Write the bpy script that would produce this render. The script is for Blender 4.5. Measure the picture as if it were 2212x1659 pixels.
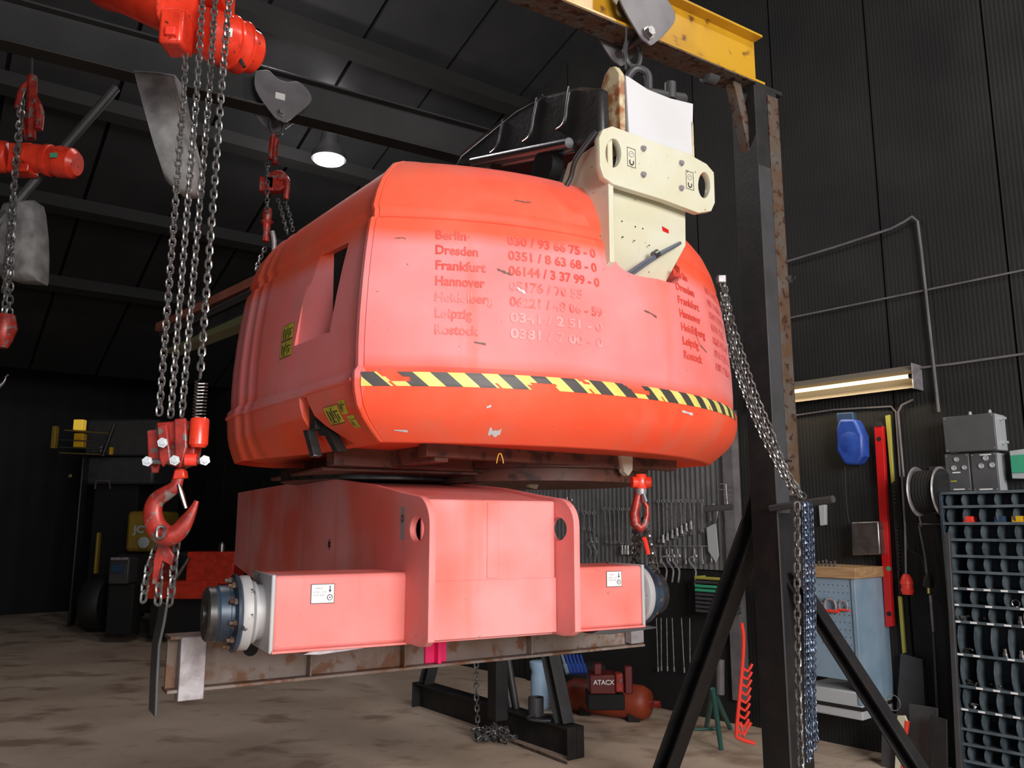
import bpy, bmesh, math, random
from mathutils import Vector as V, Matrix
random.seed(7)
for o in list(bpy.data.objects): bpy.data.objects.remove(o)
sc = bpy.context.scene
col = sc.collection
PI = math.pi
# ------------------------------------------------------------------ camera, world, light, exposure
EYE = V((0, 0, 1.6)); FPX = 1790.0; PITCH = math.radians(9.7)
cam = bpy.data.cameras.new('camera'); cam.sensor_width = 36; cam.lens = FPX/2212*36; cam.clip_start = .05; cam.clip_end = 100
co = bpy.data.objects.new('camera', cam); col.objects.link(co); co.location = EYE; co.rotation_euler = (PI/2+PITCH, 0, 0)
sc.camera = co
w = bpy.data.worlds.new('world'); sc.world = w; w.use_nodes = True
w.node_tree.nodes['Background'].inputs[0].default_value = (.75, .85, 1, 1)
w.node_tree.nodes['Background'].inputs[1].default_value = .035
sc.view_settings.view_transform = 'Standard'; sc.view_settings.look = 'None'
sc.view_settings.gamma = 1; sc.view_settings.exposure = 0.0; sc.view_settings.use_curve_mapping = False
def area_light(name, loc, target, sx, sy, power, color):
    l = bpy.data.lights.new(name, 'AREA'); l.shape = 'RECTANGLE'; l.size = sx; l.size_y = sy; l.energy = power; l.color = color
    o = bpy.data.objects.new(name, l); col.objects.link(o); o.location = loc
    o.rotation_euler = (V(target)-V(loc)).to_track_quat('-Z', 'Y').to_euler(); return o
def point_light(name, loc, power, color, r=.1):
    l = bpy.data.lights.new(name, 'POINT'); l.energy = power; l.color = color; l.shadow_soft_size = r
    o = bpy.data.objects.new(name, l); col.objects.link(o); o.location = loc; return o
area_light('assumed_door_daylight', (3.5, -3.6, 3.3), (.3, 3.8, 1.5), 3.8, 2.6, 740, (1, .97, .95))  # area light for assumed daylight behind the camera; no doorway is built
area_light('low_fill', (-1.6, -3.2, 1.9), (-.4, 4.0, 1.6), 1.6, 1.6, 55, (.85, .93, 1))  # added low fill light, lifts the dim left-facing sides
# ------------------------------------------------------------------ helpers
def ray(x, y):
    d = (x-1106)/FPX; u = (829.5-y)/FPX
    return V((d, math.cos(PITCH)-u*math.sin(PITCH), math.sin(PITCH)+u*math.cos(PITCH)))
def atY(x, y, Y): r = ray(x, y); return EYE+r*(Y/r.y)
def atZ(x, y, z): r = ray(x, y); return EYE+r*((z-EYE.z)/r.z)
def onplane(x, y, p, n): r = ray(x, y); n = V(n); return EYE+r*((V(p)-EYE).dot(n)/r.dot(n))
class Frame:
    def __init__(s, o, ex, ey, ez=(0, 0, 1)): s.o = V(o); s.x = V(ex).normalized(); s.y = V(ey).normalized(); s.z = V(ez).normalized()
    def __call__(s, p): return s.o+s.x*p[0]+s.y*p[1]+s.z*p[2]
    def loc(s, p): q = V(p)-s.o; return V((q.dot(s.x), q.dot(s.y), q.dot(s.z)))
WORLD = Frame((0, 0, 0), (1, 0, 0), (0, 1, 0))
class MB:
    def __init__(s, fr=WORLD): s.fr = fr; s.v = []; s.f = []; s.m = []
    def add(s, vs, fs, mi=0, raw=False):
        b = len(s.v); s.v += [V(p) if raw else s.fr(p) for p in vs]
        s.f += [tuple(b+i for i in f) for f in fs]; s.m += [mi]*len(fs); return s
    def box(s, x0, x1, y0, y1, z0, z1, mi=0):
        return s.add([(x, y, z) for z in (z0, z1) for x, y in ((x0, y0), (x1, y0), (x1, y1), (x0, y1))],
                     [(3, 2, 1, 0), (4, 5, 6, 7), (0, 1, 5, 4), (1, 2, 6, 5), (2, 3, 7, 6), (3, 0, 4, 7)], mi)
    def prism(s, poly, a0, a1, axis='y', mi=0):
        n = len(poly)
        def P(p, a): return {'y': (p[0], a, p[1]), 'x': (a, p[0], p[1]), 'z': (p[0], p[1], a)}[axis]
        return s.add([P(p, a0) for p in poly]+[P(p, a1) for p in poly],
                     [tuple(range(n)), tuple(range(2*n-1, n-1, -1))]+[((i+1) % n, i, n+i, n+(i+1) % n) for i in range(n)], mi)
    def cyl(s, p0, p1, r, r1=None, n=16, mi=0, caps=True):
        p0 = s.fr(p0); p1 = s.fr(p1); r1 = r if r1 is None else r1
        return s.rings([(p0, r), (p1, r1)], n, mi, caps)
    def rings(s, pr, n=16, mi=0, caps=True, closed=False):
        pts = [p for p, _ in pr]; k = len(pts); prev = None; vs = []
        for i, (p, r) in enumerate(pr):
            if closed: t = (pts[(i+1) % k]-pts[i-1])
            else: t = pts[min(i+1, k-1)]-pts[max(i-1, 0)]
            if t.length < 1e-9: t = V((0, 0, 1)) if prev is None else pt
            t = t.normalized(); pt = t
            if prev is None: a = t.orthogonal().normalized()
            else:
                a = prev-t*prev.dot(t)
                a = a.normalized() if a.length > 1e-6 else t.orthogonal().normalized()
            prev = a; b = t.cross(a)
            vs += [p+(a*math.cos(2*PI*j/n)+b*math.sin(2*PI*j/n))*r for j in range(n)]
        fs = []
        for i in range(k if closed else k-1):
            i2 = (i+1) % k
            for j in range(n): fs.append((i*n+j, i*n+(j+1) % n, i2*n+(j+1) % n, i2*n+j))
        if caps and not closed: fs += [tuple(range(n-1, -1, -1)), tuple((k-1)*n+j for j in range(n))]
        return s.add(vs, fs, mi, raw=True)
    def tube(s, path, r, n=8, mi=0, closed=False, smooth=0):
        p = [V(q) for q in path]
        if smooth: p = catmull(p, smooth)
        return s.rings([(s.fr(q), r) for q in p], n, mi, True, closed)
    def lathe(s, o, axis, prof, n=24, mi=0):   # prof: (distance along axis, radius)
        o = s.fr(o); ax = (s.fr.x*axis[0]+s.fr.y*axis[1]+s.fr.z*axis[2]).normalized()
        a = ax.orthogonal().normalized(); b = ax.cross(a); vs = []
        for d, r in prof: vs += [o+ax*d+(a*math.cos(2*PI*j/n)+b*math.sin(2*PI*j/n))*max(r, 1e-4) for j in range(n)]
        k = len(prof)
        fs = [(i*n+j, i*n+(j+1) % n, (i+1)*n+(j+1) % n, (i+1)*n+j) for i in range(k-1) for j in range(n)]
        fs += [tuple(range(n-1, -1, -1)), tuple((k-1)*n+j for j in range(n))]
        return s.add(vs, fs, mi, raw=True)
    def build(s, name, mats, parent=None, bevel=0, smooth=35, kind=None, base=None):
        if not isinstance(mats, (list, tuple)): mats = [mats]
        if parent is not None: org = worg(parent)
        elif base is not None: org = V(base)
        else:
            xs = [p.x for p in s.v]; ys = [p.y for p in s.v]; zs = [p.z for p in s.v]
            org = V(((min(xs)+max(xs))/2, (min(ys)+max(ys))/2, min(zs)))
        me = bpy.data.meshes.new(name); me.from_pydata([tuple(p-org) for p in s.v], [], s.f)
        for m in mats: me.materials.append(m)
        me.polygons.foreach_set('material_index', s.m)
        bm = bmesh.new(); bm.from_mesh(me); bmesh.ops.recalc_face_normals(bm, faces=bm.faces); bm.to_mesh(me); bm.free()
        me.polygons.foreach_set('use_smooth', [True]*len(me.polygons))
        me.set_sharp_from_angle(angle=math.radians(smooth)); me.update()
        o = bpy.data.objects.new(name, me); col.objects.link(o)
        if parent is not None: o.parent = parent
        else: o.location = org
        o['worg'] = list(org) 
        if bevel:
            b = o.modifiers.new('bevel', 'BEVEL'); b.width = bevel; b.segments = 2; b.limit_method = 'ANGLE'; b.angle_limit = math.radians(40)
        if kind: o['kind'] = kind
        return o
def worg(o): return V(o['worg'])
def catmull(p, k):
    out = []
    for i in range(len(p)-1):
        a = p[max(i-1, 0)]; b = p[i]; c = p[i+1]; d = p[min(i+2, len(p)-1)]
        for j in range(k):
            t = j/k; out.append(.5*((2*b)+(c-a)*t+(2*a-5*b+4*c-d)*t*t+(-a+3*b-3*c+d)*t**3))
    out.append(p[-1]); return out
def tag(o, label, cat, group=None):
    o['label'] = label; o['category'] = cat
    if group: o['group'] = group
    return o
def thing(name, loc, label, cat, group=None):
    o = bpy.data.objects.new(name, None); col.objects.link(o); o.location = loc; o['worg'] = list(loc); o.empty_display_size = .1
    return tag(o, label, cat, group)
def lab(o, text): o['label'] = text; return o
def struct(o): o['kind'] = 'structure'; return o
def dup(root, delta, label, rotz=0):
    r = root.copy(); col.objects.link(r); r.location = V(root.location)+V(delta); r.rotation_euler = (0, 0, rotz); r['label'] = label
    for ch in list(root.children):
        c = ch.copy(); col.objects.link(c); c.parent = r
        for g in list(ch.children): d = g.copy(); col.objects.link(d); d.parent = c
    return r
# ---- materials
def mat(name, c, rough=.5, metal=0, c2=None, scale=6, mix=(.4, .65), bump=0, bscale=40, detail=6, emit=None, es=0, coat=0, stretch=None, c3=None, s3=30, m3=(.55, .62)):
    m = bpy.data.materials.new(name); m.use_nodes = True; nt = m.node_tree; N = nt.nodes; L = nt.links
    b = N['Principled BSDF']; b.inputs['Roughness'].default_value = rough; b.inputs['Metallic'].default_value = metal
    b.inputs['Base Color'].default_value = (*c, 1)
    if coat: b.inputs['Coat Weight'].default_value = coat; b.inputs['Coat Roughness'].default_value = .2
    g = N.new('ShaderNodeNewGeometry'); vec = g.outputs['Position']
    if stretch:
        mp = N.new('ShaderNodeMapping'); mp.inputs['Scale'].default_value = stretch; L.new(vec, mp.inputs['Vector']); vec = mp.outputs[0]
    def noise(sc_, d=detail):
        n = N.new('ShaderNodeTexNoise'); n.inputs['Scale'].default_value = sc_; n.inputs['Detail'].default_value = d; L.new(vec, n.inputs['Vector']); return n.outputs['Fac']
    def ramp(src, a, bb, c0, c1):
        r = N.new('ShaderNodeValToRGB'); r.color_ramp.elements[0].position = a; r.color_ramp.elements[1].position = bb
        r.color_ramp.elements[0].color = (*c0, 1); r.color_ramp.elements[1].color = (*c1, 1); L.new(src, r.inputs[0]); return r.outputs[0]
    out = None
    if c2: out = ramp(noise(scale), mix[0], mix[1], c, c2)
    if c3:
        mx = N.new('ShaderNodeMix'); mx.data_type = 'RGBA'; L.new(ramp(noise(s3), m3[0], m3[1], (0, 0, 0), (1, 1, 1)), mx.inputs[0])
        if out: L.new(out, mx.inputs[6])
        else: mx.inputs[6].default_value = (*c, 1)
        mx.inputs[7].default_value = (*c3, 1); out = mx.outputs[2]
    if out: L.new(out, b.inputs['Base Color'])
    if bump:
        bp = N.new('ShaderNodeBump'); bp.inputs['Strength'].default_value = bump; bp.inputs['Distance'].default_value = .01
        L.new(noise(bscale, 3), bp.inputs['Height']); L.new(bp.outputs[0], b.inputs['Normal'])
    if emit: b.inputs['Emission Color'].default_value = (*emit, 1); b.inputs['Emission Strength'].default_value = es
    return m
M = {}
M['black'] = mat('black_paint', (.012, .012, .013), .45, c2=(.02, .02, .02), bump=.1)
M['post'] = mat('black_steel', (.010, .010, .011), .55, c2=(.018, .016, .016), scale=9, bump=.15)
M['matte'] = mat('matte_black', (.006, .006, .006), .8)
M['rubber'] = mat('rubber', (.015, .015, .015), .6)
M['rust'] = mat('rusty_steel', (.10, .055, .03), .6, .2, c2=(.10, .09, .08), scale=10, c3=(.05, .02, .01), s3=22, bump=.3)
M['steel'] = mat('steel', (.28, .28, .28), .35, .9, c2=(.18, .17, .16), scale=14, bump=.1)
M['tool'] = mat('tool_steel', (.42, .42, .43), .35, .5, c2=(.25, .25, .25), scale=30)
M['bright'] = mat('bright_steel', (.6, .6, .62), .25, 1)
M['chain'] = mat('chain_steel', (.22, .215, .21), .32, .6, c2=(.09, .085, .08), scale=60)
M['bluechain'] = mat('zinc_chain', (.16, .22, .32), .35, .8, c2=(.10, .11, .16), scale=40)
M['ibeam'] = mat('old_beam_steel', (.19, .135, .10), .6, .1, c2=(.26, .22, .20), scale=5, c3=(.17, .08, .04), s3=14, m3=(.5, .6), bump=.25)
M['scale'] = mat('galvanised', (.40, .38, .40), .45, .5, c2=(.28, .25, .26), scale=20, bump=.1)
M['orange'] = mat('hoist_red_paint', (.75, .045, .018), .33, c2=(.55, .03, .012), scale=12, coat=.3, c3=(.12, .02, .01), s3=50, m3=(.64, .7))
M['hookred'] = mat('hook_red_paint', (.40, .03, .02), .38, .15, c2=(.20, .02, .015), scale=18, c3=(.16, .13, .12), s3=30, m3=(.58, .63), bump=.1)
M['yellow'] = mat('yellow_paint', (.55, .30, .015), .4, c2=(.42, .21, .012), scale=3, c3=(.14, .06, .02), s3=12, m3=(.62, .72), coat=.2)
M['yellow2'] = mat('machine_yellow', (.75, .42, .01), .4, c2=(.6, .3, .01))
M['cream'] = mat('cream_paint', (.58, .56, .41), .4, c2=(.62, .61, .50), scale=5, c3=(.18, .08, .03), s3=55, m3=(.70, .73), coat=.2)
M['white'] = mat('off_white_paint', (.60, .60, .62), .4, c2=(.57, .57, .58), scale=4, c3=(.3, .15, .08), s3=22, m3=(.72, .75))
M['creamedge'] = mat('rusty_cream_paint', (.55, .48, .30), .5, c2=(.28, .10, .03), scale=16, mix=(.42, .58), bump=.2)
M['grey'] = mat('grey_paint', (.16, .15, .16), .45, c2=(.12, .11, .12), scale=8)
M['greyd'] = mat('dark_grey_paint', (.055, .055, .06), .45, c2=(.045, .045, .045), scale=8)
M['gbeam'] = mat('grey_beam', (.026, .026, .027), .45, c2=(.018, .018, .019), scale=3)
M['bag'] = mat('pale_canvas', (.24, .24, .24), .8, c2=(.11, .11, .11), scale=9, bump=.6, bscale=25)
M['panelbox'] = mat('plastic_grey', (.085, .087, .09), .45, c2=(.07, .07, .072), scale=5)
M['boxside'] = mat('pale_plastic', (.42, .44, .46), .45)
M['red'] = mat('red_paint', (.55, .01, .01), .4)
M['redbright'] = mat('bright_red', (.85, .05, .03), .4)
M['pink'] = mat('fluorescent_pink', (1.0, .02, .18), .5)
M['blue'] = mat('blue_plastic', (.02, .06, .32), .4, c2=(.03, .09, .42), scale=12)
M['blued'] = mat('dark_blue', (.02, .05, .11), .5)
M['hub'] = mat('blue_grey_hub', (.032, .055, .085), .4, .2, c2=(.02, .03, .045), scale=12, mix=(.45, .62), c3=(.10, .05, .04), s3=30, m3=(.62, .68))
M['hubdark'] = mat('greasy_steel', (.02, .02, .02), .4, .3, c2=(.05, .045, .04), scale=30)
M['boot'] = mat('flange_grey', (.40, .40, .42), .5, .1, c2=(.48, .46, .44), scale=7, c3=(.06, .05, .05), s3=26, m3=(.64, .68))
M['wood'] = mat('bare_wood', (.42, .26, .13), .6, c2=(.3, .17, .08), scale=10, stretch=(1, 1, 8))
M['lblue'] = mat('pale_blue_board', (.24, .33, .42), .5, c2=(.19, .28, .37), scale=5)
M['cabinet'] = mat('cabinet_blue_grey', (.035, .055, .07), .5, c2=(.02, .03, .04), scale=6)
M['divider'] = mat('divider_grey', (.10, .125, .14), .5, c2=(.05, .07, .085), scale=8)
M['bottle'] = mat('pale_blue_plastic', (.42, .62, .85), .45)
M['paper'] = mat('white_label', (.8, .8, .8), .6)
M['yelsticker'] = mat('yellow_sticker', (.55, .50, .05), .5, c2=(.42, .36, .04), scale=20)
M['ink'] = mat('dark_ink', (.02, .02, .02), .6)
M['inkgrey'] = mat('faded_ink', (.3, .3, .3), .6)
M['green'] = mat('green_plastic', (.05, .35, .20), .4)
M['dgreen'] = mat('green_enamel', (.02, .10, .085), .5)
M['gasred'] = mat('orange_red_bottle', (.30, .045, .015), .5, c2=(.18, .02, .012), scale=4)
M['brass'] = mat('brass', (.5, .4, .15), .35, .8)
M['yelbar'] = mat('yellow_level', (.45, .42, .08), .4, .2)
M['lamp'] = mat('lamp_glow', (1, 1, 1), emit=(1, .98, .95), es=22)
M['tube'] = mat('tube_glow', (1, 1, 1), emit=(1, .78, .42), es=3.2)
M['work'] = mat('worklight_glow', (1, 1, 1), emit=(.95, 1, 1), es=8)
M['beacon'] = mat('beacon_glow', (1, .7, .1), emit=(1, .62, .05), es=.35)
M['reflector'] = mat('reflector', (.26, .22, .17), .45, .1)
def plate(name, outer, holes, a0, a1, fr, m, parent, bevel=.002):   # plate with holes: outline in frame x/z, thickness along frame y
    cu = bpy.data.curves.new('tmp', 'CURVE'); cu.dimensions = '2D'; cu.fill_mode = 'BOTH'; cu.extrude = abs(a1-a0)/2-bevel; cu.bevel_depth = bevel; cu.bevel_resolution = 1
    cu.offset = -bevel
    for pl in [outer]+holes:
        sp = cu.splines.new('POLY'); sp.points.add(len(pl)-1); sp.use_cyclic_u = True
        for q, p in zip(sp.points, pl): q.co = (p[0], p[1], 0, 1)
    t = bpy.data.objects.new('tmp', cu); col.objects.link(t)
    dg = bpy.context.evaluated_depsgraph_get(); me = bpy.data.meshes.new_from_object(t.evaluated_get(dg))
    mb = MB(fr); mid = (a0+a1)/2
    mb.add([(v.co.x, mid-v.co.z, v.co.y) for v in me.vertices], [tuple(p.vertices) for p in me.polygons])
    bpy.data.objects.remove(t); bpy.data.meshes.remove(me)
    return mb.build(name, m, parent)
def rounded(x0, x1, z0, z1, r, n=6):
    out = []
    for cx, cz, a in ((x1-r, z1-r, 0), (x0+r, z1-r, 90), (x0+r, z0+r, 180), (x1-r, z0+r, 270)):
        out += [(cx+r*math.cos(math.radians(a+90*i/n)), cz+r*math.sin(math.radians(a+90*i/n))) for i in range(n+1)]
    return out
def circ(cx, cz, r, n=20, rz=None): return [(cx+r*math.cos(2*PI*i/n), cz+(rz or r)*math.sin(2*PI*i/n)) for i in range(n)]
def text_mesh(txt, size, bold=0.0):   # list of 2D points and faces
    cu = bpy.data.curves.new('tmp', 'FONT'); cu.body = txt; cu.size = size; cu.offset = bold; cu.resolution_u = 3
    t = bpy.data.objects.new('tmp', cu); col.objects.link(t)
    dg = bpy.context.evaluated_depsgraph_get(); me = bpy.data.meshes.new_from_object(t.evaluated_get(dg))
    vs = [(v.co.x, v.co.y) for v in me.vertices]; fs = [tuple(p.vertices) for p in me.polygons]
    bpy.data.objects.remove(t); bpy.data.meshes.remove(me); return vs, fs
_links = {}
def link_mb(pitch, wire, width, at=None, rnd=8, cs=5):
    """stadium link centred at origin, long axis Z, flat in XZ"""
    L = pitch/2+wire*.0; R = width/2-wire; pts = []
    h = max(pitch/2+wire-.9*R, .0003)
    for i in range(rnd//2+1): a = PI*i/(rnd//2); pts.append(V((R*math.cos(a), 0, h-R*.0+R*math.sin(a)*.9)))
    for i in range(rnd//2+1): a = PI+PI*i/(rnd//2); pts.append(V((R*math.cos(a), 0, -h+R*math.sin(a)*.9)))
    return pts
def chain(path, pitch, wire, m, parent=None, name='chain_link', individual=False, smooth=0, twist=0):
    """path in world space; links follow it. Returns list of link objects or one joined MB"""
    p = [V(q) for q in path]
    if smooth: p = catmull(p, smooth)
    seg = [(p[i+1]-p[i]).length for i in range(len(p)-1)]; T = sum(seg); n = max(1, int(T/pitch))
    pts = link_mb(pitch, wire/2, wire*3.4); joined = MB(); out = []
    if individual:
        key = (pitch, wire, m.name)
        if key not in _links:
            mb = MB(); mb.rings([(q, wire/2) for q in pts], 5, closed=True)
            o = mb.build(name, m, base=(0, 0, 0)); _links[key] = o.data; bpy.data.objects.remove(o)
    i = 0; acc = 0
    for k in range(n):
        d = (k+.5)*pitch
        while i < len(seg)-1 and acc+seg[i] < d: acc += seg[i]; i += 1
        t = (p[i+1]-p[i]).normalized(); c = p[i]+t*(d-acc)
        q = t.to_track_quat('Z', 'X').to_matrix() @ Matrix.Rotation(twist+(PI/2 if k % 2 else 0)+random.uniform(-.12, .12), 3, 'Z')
        if individual:
            o = bpy.data.objects.new(name, _links[key]); col.objects.link(o); o.parent = parent
            o.matrix_local = Matrix.Translation(c-worg(parent)) @ q.to_4x4(); out.append(o)
        else: joined.rings([(c+q @ s, wire/2) for s in pts], 4, closed=True)
    return out if individual else joined
# ------------------------------------------------------------------ the room
def wallmat(name, c, c2, sc_=60, st=.5, axis=None):
    m = bpy.data.materials.new(name); m.use_nodes = True; nt = m.node_tree; N = nt.nodes; L = nt.links; b = N['Principled BSDF']
    b.inputs['Roughness'].default_value = .6; b.inputs['Specular IOR Level'].default_value = .2
    g = N.new('ShaderNodeTexCoord'); n = N.new('ShaderNodeTexNoise'); n.inputs['Scale'].default_value = 1.5; n.inputs['Detail'].default_value = 6; L.new(g.outputs['Object'], n.inputs['Vector'])
    r = N.new('ShaderNodeValToRGB'); r.color_ramp.elements[0].color = (*c, 1); r.color_ramp.elements[1].color = (*c2, 1); r.color_ramp.elements[0].position = .35; r.color_ramp.elements[1].position = .7
    L.new(n.outputs['Fac'], r.inputs[0]); L.new(r.outputs[0], b.inputs['Base Color'])
    if axis:
        d = N.new('ShaderNodeVectorMath'); d.operation = 'DOT_PRODUCT'; d.inputs[1].default_value = axis; L.new(g.outputs['Object'], d.inputs[0])
        s = N.new('ShaderNodeMath'); s.operation = 'MULTIPLY'; s.inputs[1].default_value = 2*PI*sc_; L.new(d.outputs['Value'], s.inputs[0])
        s2 = N.new('ShaderNodeMath'); s2.operation = 'SINE'; L.new(s.outputs[0], s2.inputs[0])
        bp = N.new('ShaderNodeBump'); bp.inputs['Strength'].default_value = st; bp.inputs['Distance'].default_value = .004; L.new(s2.outputs[0], bp.inputs['Height']); L.new(bp.outputs[0], b.inputs['Normal'])
    return m
W0 = V((3.12, 5.71, 0)); WD = V((-.651, .759, 0)).normalized(); WN = V((-WD.y, WD.x, 0))     # wall line, towards the back; WN points into the room
FW = Frame(W0, WD, WN)
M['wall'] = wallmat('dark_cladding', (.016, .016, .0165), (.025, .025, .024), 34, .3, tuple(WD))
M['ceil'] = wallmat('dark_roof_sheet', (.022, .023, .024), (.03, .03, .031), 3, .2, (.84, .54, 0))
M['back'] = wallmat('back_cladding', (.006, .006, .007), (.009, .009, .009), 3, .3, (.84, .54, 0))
def floormat():
    m = bpy.data.materials.new('stained_concrete'); m.use_nodes = True; nt = m.node_tree; N = nt.nodes; L = nt.links; b = N['Principled BSDF']
    g = N.new('ShaderNodeNewGeometry')
    def noise(s, d, st=None, dist=0):
        n = N.new('ShaderNodeTexNoise'); n.inputs['Scale'].default_value = s; n.inputs['Detail'].default_value = d; n.inputs['Distortion'].default_value = dist
        if st:
            mp = N.new('ShaderNodeMapping'); mp.inputs['Scale'].default_value = st; mp.inputs['Rotation'].default_value = (0, 0, .6); L.new(g.outputs['Position'], mp.inputs[0]); L.new(mp.outputs[0], n.inputs['Vector'])
        else: L.new(g.outputs['Position'], n.inputs['Vector'])
        return n.outputs['Fac']
    def ramp(src, els):
        r = N.new('ShaderNodeValToRGB'); e = r.color_ramp.elements
        while len(e) < len(els): e.new(.5)
        for q, (p, c) in zip(e, els): q.position = p; q.color = (*c, 1)
        L.new(src, r.inputs[0]); return r.outputs[0]
    base = ramp(noise(.9, 8), [(.3, (.46, .34, .255)), (.5, (.58, .45, .35)), (.7, (.68, .54, .43))])
    st = ramp(noise(1.7, 6, (1, 1.5, 1), .3), [(.54, (1, 1, 1)), (.66, (.58, .52, .50))])
    sp = ramp(noise(7, 4), [(.60, (1, 1, 1)), (.74, (.7, .66, .64))])
    x = N.new('ShaderNodeMix'); x.data_type = 'RGBA'; x.blend_type = 'MULTIPLY'; x.inputs[0].default_value = 1; L.new(base, x.inputs[6]); L.new(st, x.inputs[7])
    y = N.new('ShaderNodeMix'); y.data_type = 'RGBA'; y.blend_type = 'MULTIPLY'; y.inputs[0].default_value = .8; L.new(x.outputs[2], y.inputs[6]); L.new(sp, y.inputs[7])
    L.new(y.outputs[2], b.inputs['Base Color']); b.inputs['Roughness'].default_value = .62
    bp = N.new('ShaderNodeBump'); bp.inputs['Strength'].default_value = .25; bp.inputs['Distance'].default_value = .01; L.new(noise(30, 4), bp.inputs['Height']); L.new(bp.outputs[0], b.inputs['Normal'])
    return m
M['floor'] = floormat()
b = MB(FW); b.box(-12, 15.5, 0, 16, -.2, 0); struct(b.build('floor', M['floor']))
wr = MB(FW); wr.box(-12, 15.5, -.20, -.05, 0, 7.6); wr = struct(wr.build('wall_right', M['matte']))
def tpx(px): q = FW.loc(onplane(px, 800, W0, WN)); return q.x
seams = [13, 11.9, 10.8, 9.7, 8.6, 7.5, 6.4, 5.3, 4.2, 3.1]; tA = tpx(1925); tB = tpx(2200); sp = tA-tB
seams = [tB-sp*k for k in range(14, 0, -1)]+[tB, tA]
while seams[-1] < 15.4: seams.append(seams[-1]+sp)
for a, c in zip(seams, seams[1:]):
    b = MB(FW); b.box(a+.008, c-.008, -.05, .0, 0, 7.6); b.build('wall_panel', M['wall'], wr)
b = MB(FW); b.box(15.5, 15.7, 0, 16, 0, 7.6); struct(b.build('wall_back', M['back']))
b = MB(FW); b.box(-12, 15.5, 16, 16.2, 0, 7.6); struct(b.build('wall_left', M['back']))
# sloping roof: falls towards the back
UR = V((-.58, .815, 0)); VR = V((.815, .58, 0)); sl_ = math.tan(math.radians(16)); ZR0 = 6.75; RO = V((-2.0, 6.8, 0))
def roof(u, v, d=0): return V((RO+UR*u+VR*v)[:2]+(ZR0-sl_*u+d,))
cl = MB(); vs = [roof(u, v, d) for d in (.12, .3) for u, v in ((-13, -9), (9, -9), (9, 13), (-13, 13))]
cl.add(vs, [(3, 2, 1, 0), (4, 5, 6, 7), (0, 1, 5, 4), (1, 2, 6, 5), (2, 3, 7, 6), (3, 0, 4, 7)], raw=True); cl = struct(cl.build('ceiling', M['matte']))
v = -9.0
while v < 13:
    b = MB(); vs = [roof(u, v_, d) for d in (.0, .12) for u, v_ in ((-13, v+.02), (9, v+.02), (9, v+.98), (-13, v+.98))]
    b.add(vs, [(3, 2, 1, 0), (4, 5, 6, 7), (0, 1, 5, 4), (1, 2, 6, 5), (2, 3, 7, 6), (3, 0, 4, 7)], raw=True); b.build('roof_sheet', M['ceil'], cl); v += 1.0
for i, u in enumerate((-9, -7, -5, -3, -1.2, .6, 2.4, 4.2, 6)):
    b = MB(); vs = [roof(u_, v_, d) for d in (-.15, .0) for u_, v_ in ((u, -9), (u+.16, -9), (u+.16, 13), (u, 13))]
    b.add(vs, [(3, 2, 1, 0), (4, 5, 6, 7), (0, 1, 5, 4), (1, 2, 6, 5), (2, 3, 7, 6), (3, 0, 4, 7)], raw=True); struct(b.build('trim_%d' % (i+1), M['matte']))
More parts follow.
